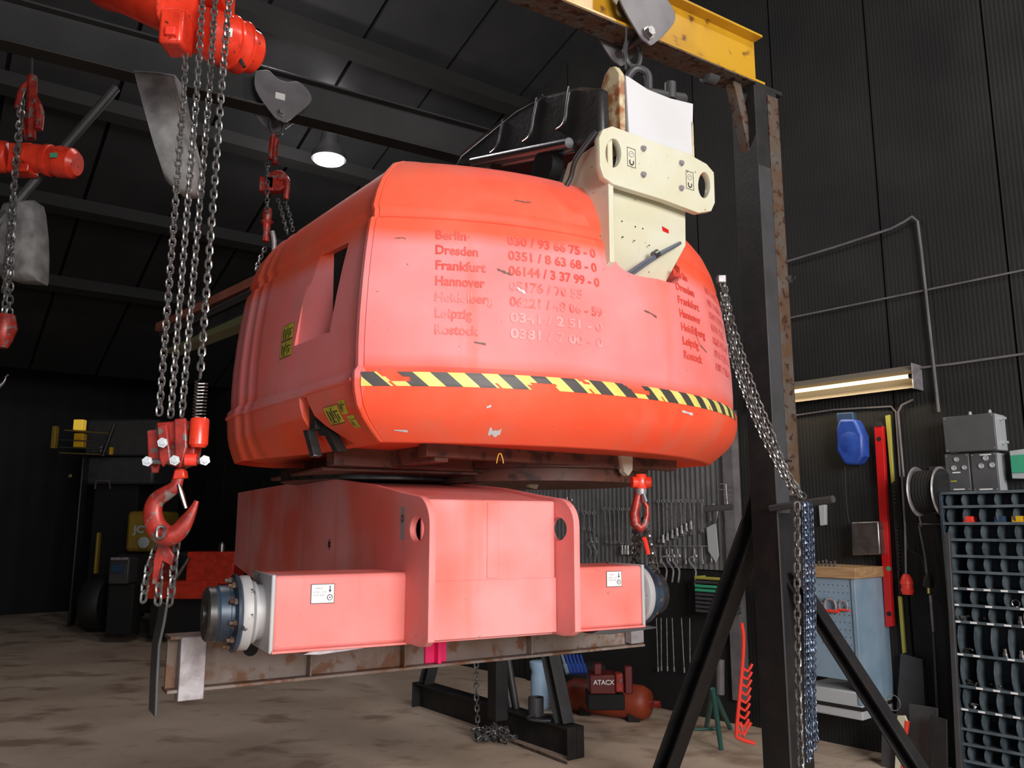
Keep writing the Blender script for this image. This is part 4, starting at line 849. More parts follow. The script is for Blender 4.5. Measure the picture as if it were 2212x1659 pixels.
def bag(pts, Y, d, label):
    b = MB(); t = len(pts)//2; ps = [atY(*q, Y) for q in pts]
    o = MB(); n_ = len(ps); cx = sum((p for p in ps), V())/n_; vs = []; fs = []
    for k_, (sc_, dy) in enumerate(((.86, -d), (1, -d*.55), (1, d*.55), (.86, d))): vs += [cx+(p-cx)*sc_+V((0, dy, 0)) for p in ps]
    for k_ in range(3):
        for j in range(n_): fs.append((k_*n_+j, k_*n_+(j+1) % n_, (k_+1)*n_+(j+1) % n_, (k_+1)*n_+j))
    fs += [tuple(range(n_-1, -1, -1)), tuple(3*n_+j for j in range(n_))]
    return tag(o.add(vs, fs, raw=True).build('chain_bag', M['bag'], smooth=70), label, 'bag')
bag(((300, 165), (345, 168), (388, 175), (400, 240), (415, 300), (435, 380), (428, 418), (392, 420), (368, 400), (345, 330), (320, 240)), 3.3, .09, 'tall pale canvas chain bag hanging behind the four chain falls')
bag(((20, 445), (50, 440), (85, 440), (92, 500), (94, 560), (92, 612), (40, 608), (10, 600), (0, 520)), YLh+.1, .10, 'pale canvas chain bag at the left edge below the left hoist')
# ------------------------------------------------------------------ lamps
def highbay(px, py, z, label, power):
    p = atZ(px, py, z); t = thing('high_bay_lamp', p, label, 'lamp')
    b = MB(); b.lathe((p.x, p.y, p.z+.02), (0, 0, 1), [(0, .19), (.06, .19), (.20, .10), (.26, .10), (.42, .06), (.42, .02)], 28); b.build('housing', M['greyd'], t)
    b = MB(); b.lathe(p, (0, 0, 1), [(0, .02), (0, .165), (.018, .165)], 28); b.build('diffuser', M['lamp'], t)
    b = MB(); b.cyl((p.x, p.y, p.z+.4), (p.x, p.y, p.z+1.2), .008, n=6); b.build('cord', M['greyd'], t)
    point_light('lamp_light', p-V((0, 0, .25)), power, (1, .95, .93), .12); point_light('added_uplight', p+V((0, 0, .62)), power*.35, (1, .95, .95), .1)  # second light is added above the opaque housing to brighten the roof
highbay(710, 348, 5.6, 'bright round high bay lamp glowing above the turret', 42)
highbay(622, -95, 5.9, 'assumed high bay lamp just above the top of the photo', 70)  # unseen lamp, assumed from the glow on the roof
added_lamp_pos = V((3.0, 2.6, 6.0)); t = thing('high_bay_lamp', added_lamp_pos, 'added high bay lamp out of view above the right wall', 'lamp')  # unseen lamp added to brighten the floor and the right wall
b = MB(); b.lathe((3.0, 2.6, 6.02), (0, 0, 1), [(0, .19), (.06, .19), (.20, .10), (.26, .10), (.42, .06), (.42, .02)], 28); b.build('housing', M['greyd'], t)
b = MB(); b.lathe((3.0, 2.6, 6.0), (0, 0, 1), [(0, .02), (0, .165), (.018, .165)], 28); b.build('diffuser', M['lamp'], t)
point_light('lamp_light', (3.0, 2.6, 5.75), 110, (1, .95, .9), .12)
# ------------------------------------------------------------------ things on the right wall
def wp(px, py, d=0): q = FW.loc(onplane(px, py, W0+WN*d, WN)); return (q.x, q.z)      # on a plane d in front of the wall
def wpoly(pts, d0, d1, name, m, parent=None, bevel=.002, **k):
    b = MB(FW); b.prism([wp(*q, d1) for q in pts], d0, d1, 'y'); return b.build(name, m, parent, bevel=bevel, **k)
def wpipe(pts, d, r, name, m, label, cat='conduit', n=8, smooth=0, parent=None):
    b = MB(FW); b.tube([(wp(*q, d)[0], d, wp(*q, d)[1]) for q in pts], r, n, smooth=smooth); o = b.build(name, m, parent)
    return tag(o, label, cat) if parent is None else o
wpipe(((1690, 568), (1800, 535), (1925, 494), (1955, 478), (1970, 468), (1982, 478), (1990, 540), (2028, 890)), .04, .010, 'conduit', M['grey'], 'thin conduit bending from the long wall run down to the grey meter box')
wpipe(((1690, 690), (2420, 541)), .025, .008, 'conduit', M['grey'], 'upper straight conduit crossing the dark wall above the tube light')
wpipe(((1950, 799), (2060, 786), (2420, 735)), .025, .009, 'conduit', M['grey'], 'lower straight conduit starting at the end of the tube light')
wpipe(((1700, 900), (1800, 885), (1925, 878), (1935, 890), (1945, 1030)), .02, .008, 'conduit', M['grey'], 'conduit bending down below the tube light, left of its twin')
wpipe(((1972, 863), (1948, 875), (1940, 890), (1952, 1030)), .03, .008, 'conduit', M['grey'], 'conduit running down from the right end of the tube light')
# tube light
tl = thing('tube_light', FW((.9, .1, 2.4)), 'long tube light with warm glowing tube and metal reflector on the right wall', 'lamp')
a, c = wp(1975, 818, .12), wp(1690, 858, .12); z0, z1 = a[1], c[1]
b = MB(FW); za = (wp(1975, 795, .1)[1]+wp(1690, 838, .1)[1])/2
x0, x1 = a[0], c[0]+.25; zt_ = za+.0
b.prism([(.0, zt_+.03), (.09, zt_+.03), (.15, zt_-.015), (.15, zt_-.02), (.09, zt_+.02), (.03, zt_+.01), (.03, zt_-.09), (.13, zt_-.13), (.13, zt_-.14), (.0, zt_-.12)], x0, x1, 'x'); b.build('reflector', M['reflector'], tl)
for x_ in (x0-.008, x1): b = MB(FW); b.box(x_, x_+.008, .0, .16, zt_-.15, zt_+.035); b.build('end_cap', M['scale'], tl, bevel=.002)
b = MB(FW); b.cyl((x0+.05, .085, zt_-.045), (x1-.04, .085, zt_-.045), .014, n=12); b.build('glow_tube', M['tube'], tl)
b = MB(FW); b.cyl((x0, .085, zt_-.045), (x0+.05, .085, zt_-.045), .018, n=12); b.build('socket', M['rubber'], tl)
al = area_light('tube_glow', FW(((x0+x1)/2, .2, zt_-.08)), FW(((x0+x1)/2, .5, zt_-1.5)), x1-x0, .03, 4, (1, .8, .5))
al.rotation_euler = Matrix((WD, WN.cross(WD)*0+V((0, 0, 1)).cross(WD), V((0, 0, 1)))).transposed().to_euler()
# blue hose balancer
bb_ = thing('spring_balancer', FW((*[wp(1832, 950, .1)[0]], .1, wp(1832, 950, .1)[1])), 'blue spring balancer hanging on the wall under the tube light', 'balancer')
wpoly(((1812, 905), (1846, 905), (1862, 940), (1864, 985), (1850, 1004), (1822, 1003), (1806, 975), (1805, 925)), .04, .16, 'housing', M['blue'], bb_, .02)
wpoly(((1806, 892), (1842, 890), (1846, 925), (1808, 925)), .07, .13, 'bracket', M['blued'], bb_, .008)
b = MB(FW); x, z = wp(1834, 955, .165); b.lathe((x, .15, z), (0, 1, 0), [(0, .08), (.012, .078), (.02, .05), (.02, .01)], 20); b.build('cover_disc', M['blue'], bb_)
wpipe(((1825, 1000), (1828, 1080), (1835, 1130), (1850, 1170), (1880, 1168), (1905, 1140)), .1, .005, 'hose', M['rubber'], '', parent=bb_, smooth=4)
# spirit levels
lv = thing('spirit_level', FW((*[wp(1920, 1350, .05)[0]], .05, wp(1920, 1350, .05)[1])), 'long bright red spirit level hanging upright on the wall', 'level')
wpoly(((1888, 920), (1906, 920), (1928, 1353), (1913, 1355)), .03, .07, 'rail', M['red'], lv, .002)
for px, py, m in ((1898, 948, 'matte'), (1920, 1326, 'matte'), (1919, 1228, 'green')): b = MB(FW); x, z = wp(px, py, .075); b.cyl((x, .068, z), (x, .073, z), .017, n=14); b.build('vial', M[m], lv)
wpoly(((1890, 913), (1903, 912), (1905, 921), (1889, 922)), .028, .074, 'end_cap', M['rubber'], lv, .002)
lv2 = thing('spirit_level', FW((*[wp(1940, 1400, .05)[0]], .05, wp(1940, 1400, .05)[1])), 'thin yellow-green level bar hanging right of the red level', 'level')
wpoly(((1912, 898), (1921, 896), (1930, 1040), (1925, 1045)), .02, .045, 'rail', M['yelbar'], lv2); wpoly(((1939, 1288), (1946, 1288), (1955, 1410), (1949, 1412)), .02, .045, 'rail', M['yelbar'], lv2)
wpoly(((1925, 1045), (1930, 1045), (1946, 1288), (1941, 1288)), .02, .035, 'middle_rail', M['rubber'], lv2)
# coil cable right of the red level
cb = MB(FW); x0_, z0_ = wp(1934, 1045, .06); x1_, z1_ = wp(1942, 1232, .06)
cb.tube([(x0_+(x1_-x0_)*i/160+.012*math.cos(i*.9), .06+.012*math.sin(i*.9), z0_+(z1_-z0_)*i/160) for i in range(161)], .004, 5)
tag(cb.build('coiled_cable', M['rubber']), 'black coiled cable hanging close right of the red level', 'cable')
pg = thing('power_plug', FW((*[wp(1959, 1285, .08)[0]], .08, wp(1959, 1285, .08)[1])), 'red industrial plug hanging on a grey cable', 'plug')
x, z = wp(1959, 1262, .08); b = MB(FW); b.lathe((x, .08, z), (0, 0, -1), [(-.07, .02), (-.045, .035), (-.01, .045), (-.0, .045), (.002, .04), (.03, .04), (.032, .046), (.045, .044), (.07, .036), (.07, .02)], 20); b.build('plug_body', M['redbright'], pg)
wpipe(((1948, 1030), (1955, 1140), (1957, 1240)), .08, .008, 'cable', M['grey'], '', parent=pg)
pg = thing('cable_socket', FW((*[wp(2005, 1280, .08)[0]], .08, wp(2005, 1280, .08)[1])), 'black cable coupling with a brass pin beside the red plug', 'plug')
x, z = wp(2005, 1258, .08); b = MB(FW); b.lathe((x, .08, z), (.1, 0, -1), [(-.06, .015), (-.03, .03), (.0, .035), (.03, .035), (.035, .025)], 18); b.build('coupling_body', M['rubber'], pg)
b = MB(FW); b.cyl((x, .08, z-.03), (x, .08, z-.075), .012, n=10); b.build('brass_pin', M['brass'], pg)
wpipe(((1985, 1135), (1998, 1200), (2003, 1245)), .08, .008, 'cable', M['grey'], '', parent=pg)
wpipe(((1958, 1160), (1962, 1185), (1990, 1205), (2000, 1240)), .05, .006, 'cable', M['rubber'], '', parent=pg, smooth=4)
# hose reel
rl = thing('hose_reel', FW((*[wp(2010, 1070, .2)[0]], .2, wp(2010, 1070, .2)[1])), 'black hose reel with two pale rims mounted on the wall', 'reel')
for (px, lx) in ((1985, 0), (2037, 1)):
    x, z = wp(px, 1062, .25); b = MB(FW); b.lathe((x, .25, z), (1, 0, 0), [(0, .165), (.008, .17), (.008, .16), (0, .155)], 36); b.build('rim', M['scale'], rl)
    b = MB(FW); b.lathe((x+(.005 if not lx else -.008), .25, z), (1, 0, 0), [(0, .155), (.004, .155)], 36); b.build('disc', M['black'], rl)
xa, z = wp(1987, 1062, .25); xb, _ = wp(2035, 1062, .25)
for k_ in range(7):
    xx = xa+(xb-xa)*(k_+.5)/7; b = MB(FW); b.lathe((xx-.011, .25, z), (1, 0, 0), [(0, .10), (0, .135), (.005, .142), (.017, .142), (.022, .135), (.022, .10)], 30); b.build('hose_coil', M['matte'], rl)
b = MB(FW); z_ = wp(2010, 1132, .25)[1]; b.box(xb-.01, xa+.02, .0, .03, z-.15, z+.18); b.box(xb-.02, xa+.02, .0, .27, z_-.006, z_+.006); b.build('bracket', M['greyd'], rl, bevel=.003)
wpipe(((1983, 1098), (1990, 1138)), .1, .006, 'arm', M['scale'], '', parent=rl); wpipe(((2044, 1100), (2046, 1138)), .1, .006, 'arm', M['scale'], '', parent=rl)
# electric boxes
def ebox(px0, px1, pyt0, pyt1, pyb0, pyb1, d, name, label):
    t = thing(name, FW((wp(px0, pyb0, d)[0], d/2, wp(px0, pyb0, d)[1])), label, 'electrical box')
    xa, za = wp(px0, pyt0, d); xb, _ = wp(px1, pyt1, d); _, zb = wp(px0, pyb0, d)
    b = MB(FW); b.box(xb, xa, 0, d-.02, zb, za); b.build('box_body', M['boxside'], t, bevel=.006)
    b = MB(FW); b.box(xb-.002, xa+.002, d-.018, d, zb-.002, za+.002); b.build('box_lid', M['panelbox'], t, bevel=.006)
    for x in (xb+.012, xa-.012):
        for z in (zb+.012, za-.012): b = MB(FW); b.lathe((x, d, z), (0, 1, 0), [(0, .006), (.003, .005)], 8); b.build('lid_screw', M['scale'], t)
    return t, (xb, xa, zb, za)
EB, (xb, xa, zb, za) = ebox(2036, 2145, 902, 888, 978, 972, .20, 'meter_box', 'large grey junction box at the top of the box cluster')
for px in (2095, 2138): x, z = wp(px, 885, .1); b = MB(FW); b.lathe((x, .1, za), (0, 0, 1), [(0, .016), (.012, .016), (.014, .010), (.03, .009), (.036, .004)], 10); b.build('cable_gland', M['boxside'], EB)
for z in (za-.03, zb+.05): b = MB(FW); b.lathe((xb-.0, .1, z), (-1, 0, 0), [(0, .016), (.012, .016), (.014, .010), (.04, .009)], 10); b.build('cable_gland', M['boxside'], EB)
def gauges(t, bb, lay, strips):
    xb, xa, zb, za = bb
    for u, v_, r in lay: x = xa+(xb-xa)*u; z = zb+(za-zb)*v_; b = MB(FW); b.lathe((x, .15, z), (0, 1, 0), [(0, r), (.008, r), (.010, r*.8), (.006, r*.75)], 18); b.build('socket_cap', M['boxside'], t)
    for u, v_, wd, m in strips: x = xa+(xb-xa)*u; z = zb+(za-zb)*v_; b = MB(FW); b.box(x-wd/2, x+wd/2, .148, .152, z-.004, z+.004); b.build('label_strip', M[m], t)
E2, bb2 = ebox(2040, 2091, 982, 980, 1062, 1061, .15, 'control_box', 'left small grey control box under the large junction box')
gauges(E2, bb2, ((.5, .85, .016), (.36, .62, .017), (.8, .62, .015)), ((.45, .5, .05, 'paper'), (.3, .27, .04, 'yelsticker'), (.5, .05, .07, 'paper')))
E3, bb3 = ebox(2095, 2151, 980, 978, 1062, 1060, .15, 'control_box', 'right small grey control box under the large junction box')
gauges(E3, bb3, ((.6, .86, .018), (.4, .66, .017), (.82, .67, .017)), ((.6, .95, .07, 'paper'), (.5, .05, .08, 'paper')))
g_ = thing('switch_box', FW((wp(2200, 1030, .12)[0], .06, wp(2200, 1030, .12)[1])), 'small box with green front cut by the right edge of the photo', 'electrical box')
wpoly(((2180, 974), (2225, 968), (2228, 1034), (2186, 1034)), 0, .10, 'box_body', M['boxside'], g_, .004); wpoly(((2182, 984), (2226, 980), (2227, 1020), (2185, 1022)), .10, .108, 'green_front', M['green'], g_, .002)
# steel box under the balancer
cbx = thing('steel_box', FW((wp(1866, 1170, .15)[0], .07, wp(1866, 1200, .15)[1])), 'shiny grey steel box on the wall left of the red level', 'box')
wpoly(((1838, 1128), (1897, 1126), (1902, 1198), (1840, 1200)), 0, .14, 'box_body', M['steel'], cbx, .01)
wpoly(((1768, 1092), (1782, 1090), (1782, 1134), (1771, 1136)), 0, .04, 'light_switch', M['boxside'], None, .004); o = bpy.data.objects['light_switch']; tag(o, 'small pale wall switch near the end of the chain peg', 'switch')
# pegboard cabinet with shackles
PBD = .45
pbc = thing('tool_cabinet', FW((wp(1800, 1500, PBD)[0], .25, .0)), 'pale blue pegboard cabinet with a wooden top', 'cabinet')
q = [wp(*p, PBD) for p in ((1750, 1238), (1838, 1250), (1850, 1480), (1750, 1485))]
b = MB(FW); b.box(q[1][0], q[0][0]+.12, PBD-.03, PBD, .55, q[1][1]); b.build('pegboard', M['lblue'], pbc, bevel=.003)
b = MB(FW); b.box(q[1][0]-.03, q[1][0], .0, PBD+.01, .4, q[1][1]); b.build('side_panel', M['lblue'], pbc, bevel=.003)
b = MB(FW); b.box(q[1][0]-.05, q[0][0]+.14, .0, PBD+.03, q[1][1], q[1][1]+.075); b.build('wooden_top', M['wood'], pbc, bevel=.003)
b = MB(FW)
for i in range(7):
    for j in range(9):
        x = q[1][0]+.03+i*.035; z = q[1][1]-.05-j*.05; b.cyl((x, PBD, z), (x, PBD+.0006, z), .004, n=6)
b.build('peg_hole', M['matte'], pbc, kind='stuff')
b = MB(FW); b.box(q[1][0]-.02, q[0][0]+.12, .0, PBD, .30, .48); b.build('drawer_block', M['boxside'], pbc, bevel=.01); b = MB(FW); b.box(q[1][0]-.025, q[0][0]+.12, .0, PBD+.005, .36, .385); b.build('dark_band', M['matte'], pbc)
def shackle(px, py, s, label, m='hookred'):
    s *= 1.35; x, z = wp(px, py, PBD+.02); t = thing('hanging_shackle', FW((x, PBD+.02, z)), label, 'shackle')
    b = MB(FW); b.tube([(x-s, PBD+.025, z), (x-s*1.1, PBD+.025, z+s), (x-s*.6, PBD+.025, z+s*1.9), (x+s*.6, PBD+.025, z+s*1.9), (x+s*1.1, PBD+.025, z+s), (x+s, PBD+.025, z)], s*.28, 8, smooth=4); b.build('bow', M['scale'], t)
    b = MB(FW); b.cyl((x-s*1.6, PBD+.025, z-.005), (x+s*1.6, PBD+.025, z-.005), s*.3, n=10); b.build('pin', M[m], t)
for px, py, s, l in ((1775, 1318, .018, 'small red-pinned shackle at the left of the pegboard'), (1795, 1318, .028, 'biggest shackle in the middle of the pegboard with red pin'), (1823, 1316, .02, 'shackle at the right edge of the pegboard with orange pin'), (1805, 1385, .022, 'lower dark shackle on the pegboard'), (1824, 1400, .012, 'tiny orange-pinned shackle low on the pegboard')): shackle(px, py, s, l, 'redbright')
tx = [(1769, 1222), (1778, 1221), (1786, 1222), (1795, 1222), (1804, 1221)]
for i, (px, py) in enumerate(tx):
    x, z = wp(px, 1226, PBD-.05); zt2 = q[1][1]+.075
    b = MB(FW); b.lathe((x, PBD-.05, zt2), (0, 0, 1), [(0, .011), (.012+.003*(i % 2), .011), (.014, .006), (.026+.006*(i % 3), .006), (.03, .009), (.036+.006*(i % 3), .009)], 10)
    tag(b.build('socket_bit', M['chain']), '%s small steel fitting standing on the wooden cabinet top' % ('leftmost', 'second', 'middle', 'fourth', 'rightmost')[i], 'fitting')
# parts cabinet
PD = .36
pc_ = thing('parts_cabinet', FW((0.2, .2, 0)), 'blue-grey parts cabinet full of small compartments cut by the right edge', 'cabinet')
xL = wp(2052, 1300, PD)[0]; xR = xL-.95; ztop = wp(2056, 1065, PD)[1]
b = MB(FW); b.box(xL-.004, xL+.016, .02, PD, 0, ztop); b.build('side_panel', M['cabinet'], pc_, bevel=.002)
b = MB(FW); b.box(xR-.016, xR, .02, PD, 0, ztop); b.build('side_panel', M['cabinet'], pc_, bevel=.002)
b = MB(FW); b.box(xR, xL, .02, .035, 0, ztop); b.build('back_panel', M['cabinet'], pc_)
shy = [1066, 1096, 1132, 1167, 1202, 1236, 1272, 1307, 1343, 1413, 1481, 1530, 1572, 1604, 1640]
zs = [wp(2062, y, PD)[1] for y in shy]
while zs[-1] > .15: zs.append(zs[-1]-.11)
random.seed(3)
for k_, z in enumerate(zs):
    b = MB(FW); b.box(xR, xL, .035, PD+.002, z-.004, z+.004); b.box(xR, xL, PD-.002, PD+.003, z-.005, z+.012); sh_ = b.build('shelf', M['divider'], pc_)
    if k_ >= 6 and k_ < 12:
        xx = xL-.035
        while xx > xR+.05:
            if random.random() < .8: b = MB(FW); b.box(xx-.02, xx+.02, PD+.003, PD+.0045, z-.003, z+.009); b.build('price_label', M['paper'], sh_)
            xx -= .098
    if k_+1 < len(zs):
        h = zs[k_]-zs[k_+1]; zb_ = zs[k_+1]+.004; xx = xL-.098*.3
        first = None; nn_ = 0
        while xx > xR+.03 and nn_ < 10:
            if first is None:
                b = MB(FW); out = [(PD-.13, zb_), (PD-.03, zb_), (PD-.008, zb_+h*.3), (PD-.006, zb_+h*.55), (PD-.03, zb_+h*.85), (PD-.09, zb_+h-.010), (PD-.13, zb_+h-.010)]
                b.prism(out, xx-.005, xx+.005, 'x'); first = b.build('divider', M['divider'], pc_, bevel=.0)
            else:
                o = first.copy(); col.objects.link(o); o.parent = pc_; o.location = WD*(-.098*nn_)
            nn_ += 1; xx -= .098
def binitem(px, py, kind, m, label):
    x, z = wp(px, py, PD-.03); z = max([q_ for q_ in zs if q_ <= z+.02])+.004+.0; b = MB(FW)
    if kind == 'ring': b.tube([(x+.022*math.cos(a), PD-.05, z+.026+.022*math.sin(a)) for a in [2*PI*i/16 for i in range(16)]], .004, 6, closed=True)
    elif kind == 'box': b.box(x-.03, x+.03, PD-.10, PD-.02, z, z+.045)
    elif kind == 'pile':
        for i in range(5): b.tube([(x+random.uniform(-.02, .02), PD-.06+random.uniform(-.02, .03), z+.008+i*.006), (x+random.uniform(-.03, .03), PD-.03, z+.012+i*.006)], .006, 6)
    else: b.lathe((x, PD-.05, z), (0, 0, 1), [(0, .018), (.03, .018), (.032, .013), (.055, .013)], 12)
    tag(b.build({'ring': 'metal_ring', 'box': 'small_carton', 'pile': 'loose_fittings', 'x': 'pipe_fitting'}.get(kind, 'pipe_fitting'), M[m], bevel=.002 if kind == 'box' else 0), label, 'fitting' if kind != 'box' else 'carton')
for a in ((2092, 1125, 'box', 'redbright', 'small red carton in the second row of the parts cabinet'), (2160, 1125, 'box', 'blued', 'small dark blue carton in the second row of the parts cabinet'), (2198, 1125, 'box', 'yellow2', 'small yellow carton in the second row of the parts cabinet'),
          (2192, 1302, 'ring', 'bright', 'thin steel ring lying in a parts cabinet compartment'), (2203, 1338, 'x', 'bright', 'bright cylindrical fitting near the right edge of the parts cabinet'), (2170, 1408, 'x', 'bright', 'tall bright fitting in the deep row of the parts cabinet'), (2205, 1408, 'x', 'bright', 'bright fitting at the right end of the deep row'),
          (2092, 1408, 'pile', 'hubdark', 'dark loose fittings at the left of the deep row'), (2100, 1476, 'pile', 'hubdark', 'greasy loose fittings at the left of the lower deep row'), (2150, 1476, 'pile', 'hubdark', 'greasy loose fittings in the middle of the lower deep row'), (2085, 1340, 'pile', 'chain', 'steel nuts heaped in the row above the deep one'), (2130, 1340, 'pile', 'hubdark', 'dark nuts heaped beside the steel nuts'), (2105, 1530, 'pile', 'bright', 'bright screws lying low in the parts cabinet')): binitem(*a)
# steel plates and offcuts leaning below
def lean(pts, d0, d1, name, m, label, cat): return tag(wpoly(pts, d0, d1, name, m, None, .003), label, cat)
lean(((1945, 1412), (1992, 1424), (2000, 1560), (1935, 1550)), .05, .075, 'steel_plate', M['greyd'], 'dark steel plate leaning on the wall below the yellow level', 'plate')
lean(((1963, 1520), (2025, 1530), (2030, 1800), (1963, 1800)), .28, .30, 'steel_plate', M['greyd'], 'tall dark steel plate standing left of the parts cabinet', 'plate')
lean(((2008, 1545), (2045, 1555), (2050, 1820), (2012, 1820)), .40, .42, 'steel_plate', M['post'], 'narrow dark steel plate in front, next to the parts cabinet', 'plate')
lean(((1905, 1540), (1945, 1545), (1950, 1800), (1900, 1800)), .30, .33, 'steel_plate', M['greyd'], 'dark steel plate behind the paint-splashed paddle', 'plate')
lean(((2006, 1285), (2012, 1285), (2018, 1365), (2013, 1365)), .06, .08, 'steel_strip', M['scale'], 'short bright steel strip hanging under the coupling', 'strip')
lean(((2013, 1366), (2018, 1366), (2027, 1530), (2021, 1530)), .06, .08, 'steel_strip', M['greyd'], 'long thin steel strip leaning below the bright one', 'strip')
lean(((2040, 1150), (2050, 1150), (2085, 1800), (2072, 1800)), .42, .45, 'flat_bar', M['greyd'], 'tall flat bar leaning along the left side of the parts cabinet', 'bar')
wr_ = MB(FW); x, z = wp(1930, 1518, .36); wr_.tube([(x+.045*math.cos(a), .36, z+.05*math.sin(a)) for a in [2*PI*i/24 for i in range(24)]], .0025, 5, closed=True); tag(wr_.build('wire_ring', M['scale']), 'thin wire ring hanging above the paint-splashed paddle', 'ring')
pd = thing('paint_paddle', FW((wp(1945, 1640, .38)[0], .38, wp(1945, 1640, .38)[1])), 'wooden paddle splashed with cream and red paint low on the right', 'paddle')
wpoly(((1938, 1546), (1954, 1546), (1960, 1560), (1950, 1640), (1936, 1800), (1926, 1800)), .36, .38, 'blade', M['cream'], pd); wpoly(((1955, 1556), (1961, 1560), (1951, 1645), (1937, 1800), (1934, 1800)), .355, .385, 'red_edge', M['redbright'], pd)
# ------------------------------------------------------------------ chains on the peg
tA_ = lambda px, py, Y: atY(px, py, Y)
yp = pe2.y
def cpath(pts, y0, y1): n_ = len(pts)-1; return [atY(*q, y0+(y1-y0)*i/n_) for i, q in enumerate(pts)]
swoop = thing('hanging_chain', atY(1735, 1080, yp), 'dark hoist chains swooping from behind the turret over the chain peg', 'chain')
for i, (off, wob) in enumerate(((0, 0), (7, 4), (-8, -6), (3, -8))):
    chain(cpath([(1562+off*.3, 610), (1572+off, 680), (1592+off+wob, 760), (1622+off+wob, 850), (1655+off+wob, 930), (1690+off, 1010), (1722+off, 1062), (1735+off, 1080)], 4.05, yp), .026, .0085, M['chain'], smooth=6, twist=i).build('chain_strand', M['chain'], swoop)
hc = thing('hanging_chain', atY(1723, 1640, yp-.03), 'single coarse steel chain hanging from the chain peg', 'chain')
chain(cpath([(1722, 1086), (1722, 1300), (1725, 1500), (1733, 1720)], yp-.04, yp-.06), .034, .0105, M['chain'], hc, individual=True, twist=.2)
for i, (x0_, x1_, x2_, m, l) in enumerate(((1735, 1739, 1747, 'bluechain', 'leftmost fine bluish chain strand hanging beside the coarse chain'), (1742, 1748, 1754, 'bluechain', 'middle fine bluish chain strand hanging beside the coarse chain'), (1749, 1755, 1762, 'bluechain', 'rightmost fine bluish chain strand hanging beside the coarse chain'))):
    mb = chain(cpath([(x0_, 1086), (x1_, 1300), (x1_+2, 1500), (x2_, 1650-12*i)], yp-.0, yp-.02), .017, .0052, M[m], smooth=3, twist=i)
    mb2 = chain(cpath([(x0_+4, 1090), (x1_+5, 1310), (x1_+5, 1510), (x2_+4, 1630-12*i)], yp+.02, yp+.01), .017, .0052, M[m], smooth=3, twist=i+1)
    mb.v += mb2.v; mb.f += [tuple(len(mb.v)-len(mb2.v)+q for q in f) for f in mb2.f]; mb.m += mb2.m
    tag(mb.build('fine_chain', M[m]), l, 'chain', )
# big hook with wrapped chain beside the post
bh = thing('chain_sling', atY(1683, 1400, 4.5), 'rust-brown wrapped chain with a big hook hanging right of the post', 'chain')
b = MB(); b.rings([(atY(x_, y_, 4.5), r) for x_, y_, r in ((1680, 1385, .016), (1678, 1368, .018), (1690, 1352, .022), (1698, 1335, .024), (1692, 1320, .022), (1680, 1316, .018), (1670, 1324, .013), (1667, 1334, .009))], 12); b.build('hook', M['scale'], bh, smooth=60)
M['wrap'] = mat('brown_sleeve', (.08, .025, .025), .6, c2=(.12, .04, .035), scale=14, bump=.4)
for i in range(13):
    c = atY(1680+i*.9, 1392+i*24, 4.5); b = MB(); b.rings([(c+V((0, 0, .03)), .024), (c+V((.004, 0, .02)), .033), (c-V((.0, 0, .02)), .033), (c-V((0, 0, .032)), .024)], 10); b.build('sleeve_segment', M['wrap'], bh, smooth=70)
chain([atY(1692, 1385, 4.46), atY(1698, 1500, 4.46), atY(1702, 1640, 4.46)], .034, .010, M['chain']).build('chain_strand', M['chain'], bh)
# ------------------------------------------------------------------ tool wall behind the gantry
M['rack'] = mat('ribbed_rack', (.17, .17, .175), .5, c2=(.13, .13, .135), scale=5)
TD = .10
rk = thing('tool_rack', FW((3.2, .05, 1.2)), 'grey ribbed tool rack panel full of hanging spanners', 'rack')
xl, zt0 = wp(1195, 1035, TD); xr, _ = wp(1562, 1035, TD); zmid = wp(1400, 1225, TD)[1]; zlow = wp(1400, 1440, TD)[1]
b = MB(FW); b.box(xr, xl+.5, .01, .05, zmid, zt0+.35); b.build('upper_panel', M['rack'], rk)
k_ = 0; x = xr+.03; rb0 = None
while x < xl+.5:
    if rb0 is None: b = MB(FW); b.box(x-.008, x+.008, .05, .062, zmid, zt0+.35); rb0 = b.build('rib', M['rack'], rk); xf = x
    else: o = rb0.copy(); col.objects.link(o); o.parent = rk; o.location = WD*(x-xf)
    x += .055
b = MB(FW); b.box(xr-.05, xl+.5, .01, .04, zlow-.5, zmid-.01); b.build('lower_panel', M['matte'], rk)
b = MB(FW); b.box(xr-.10, xr, .0, .10, .2, zt0+.5); b.build('side_post', M['grey'], rk)
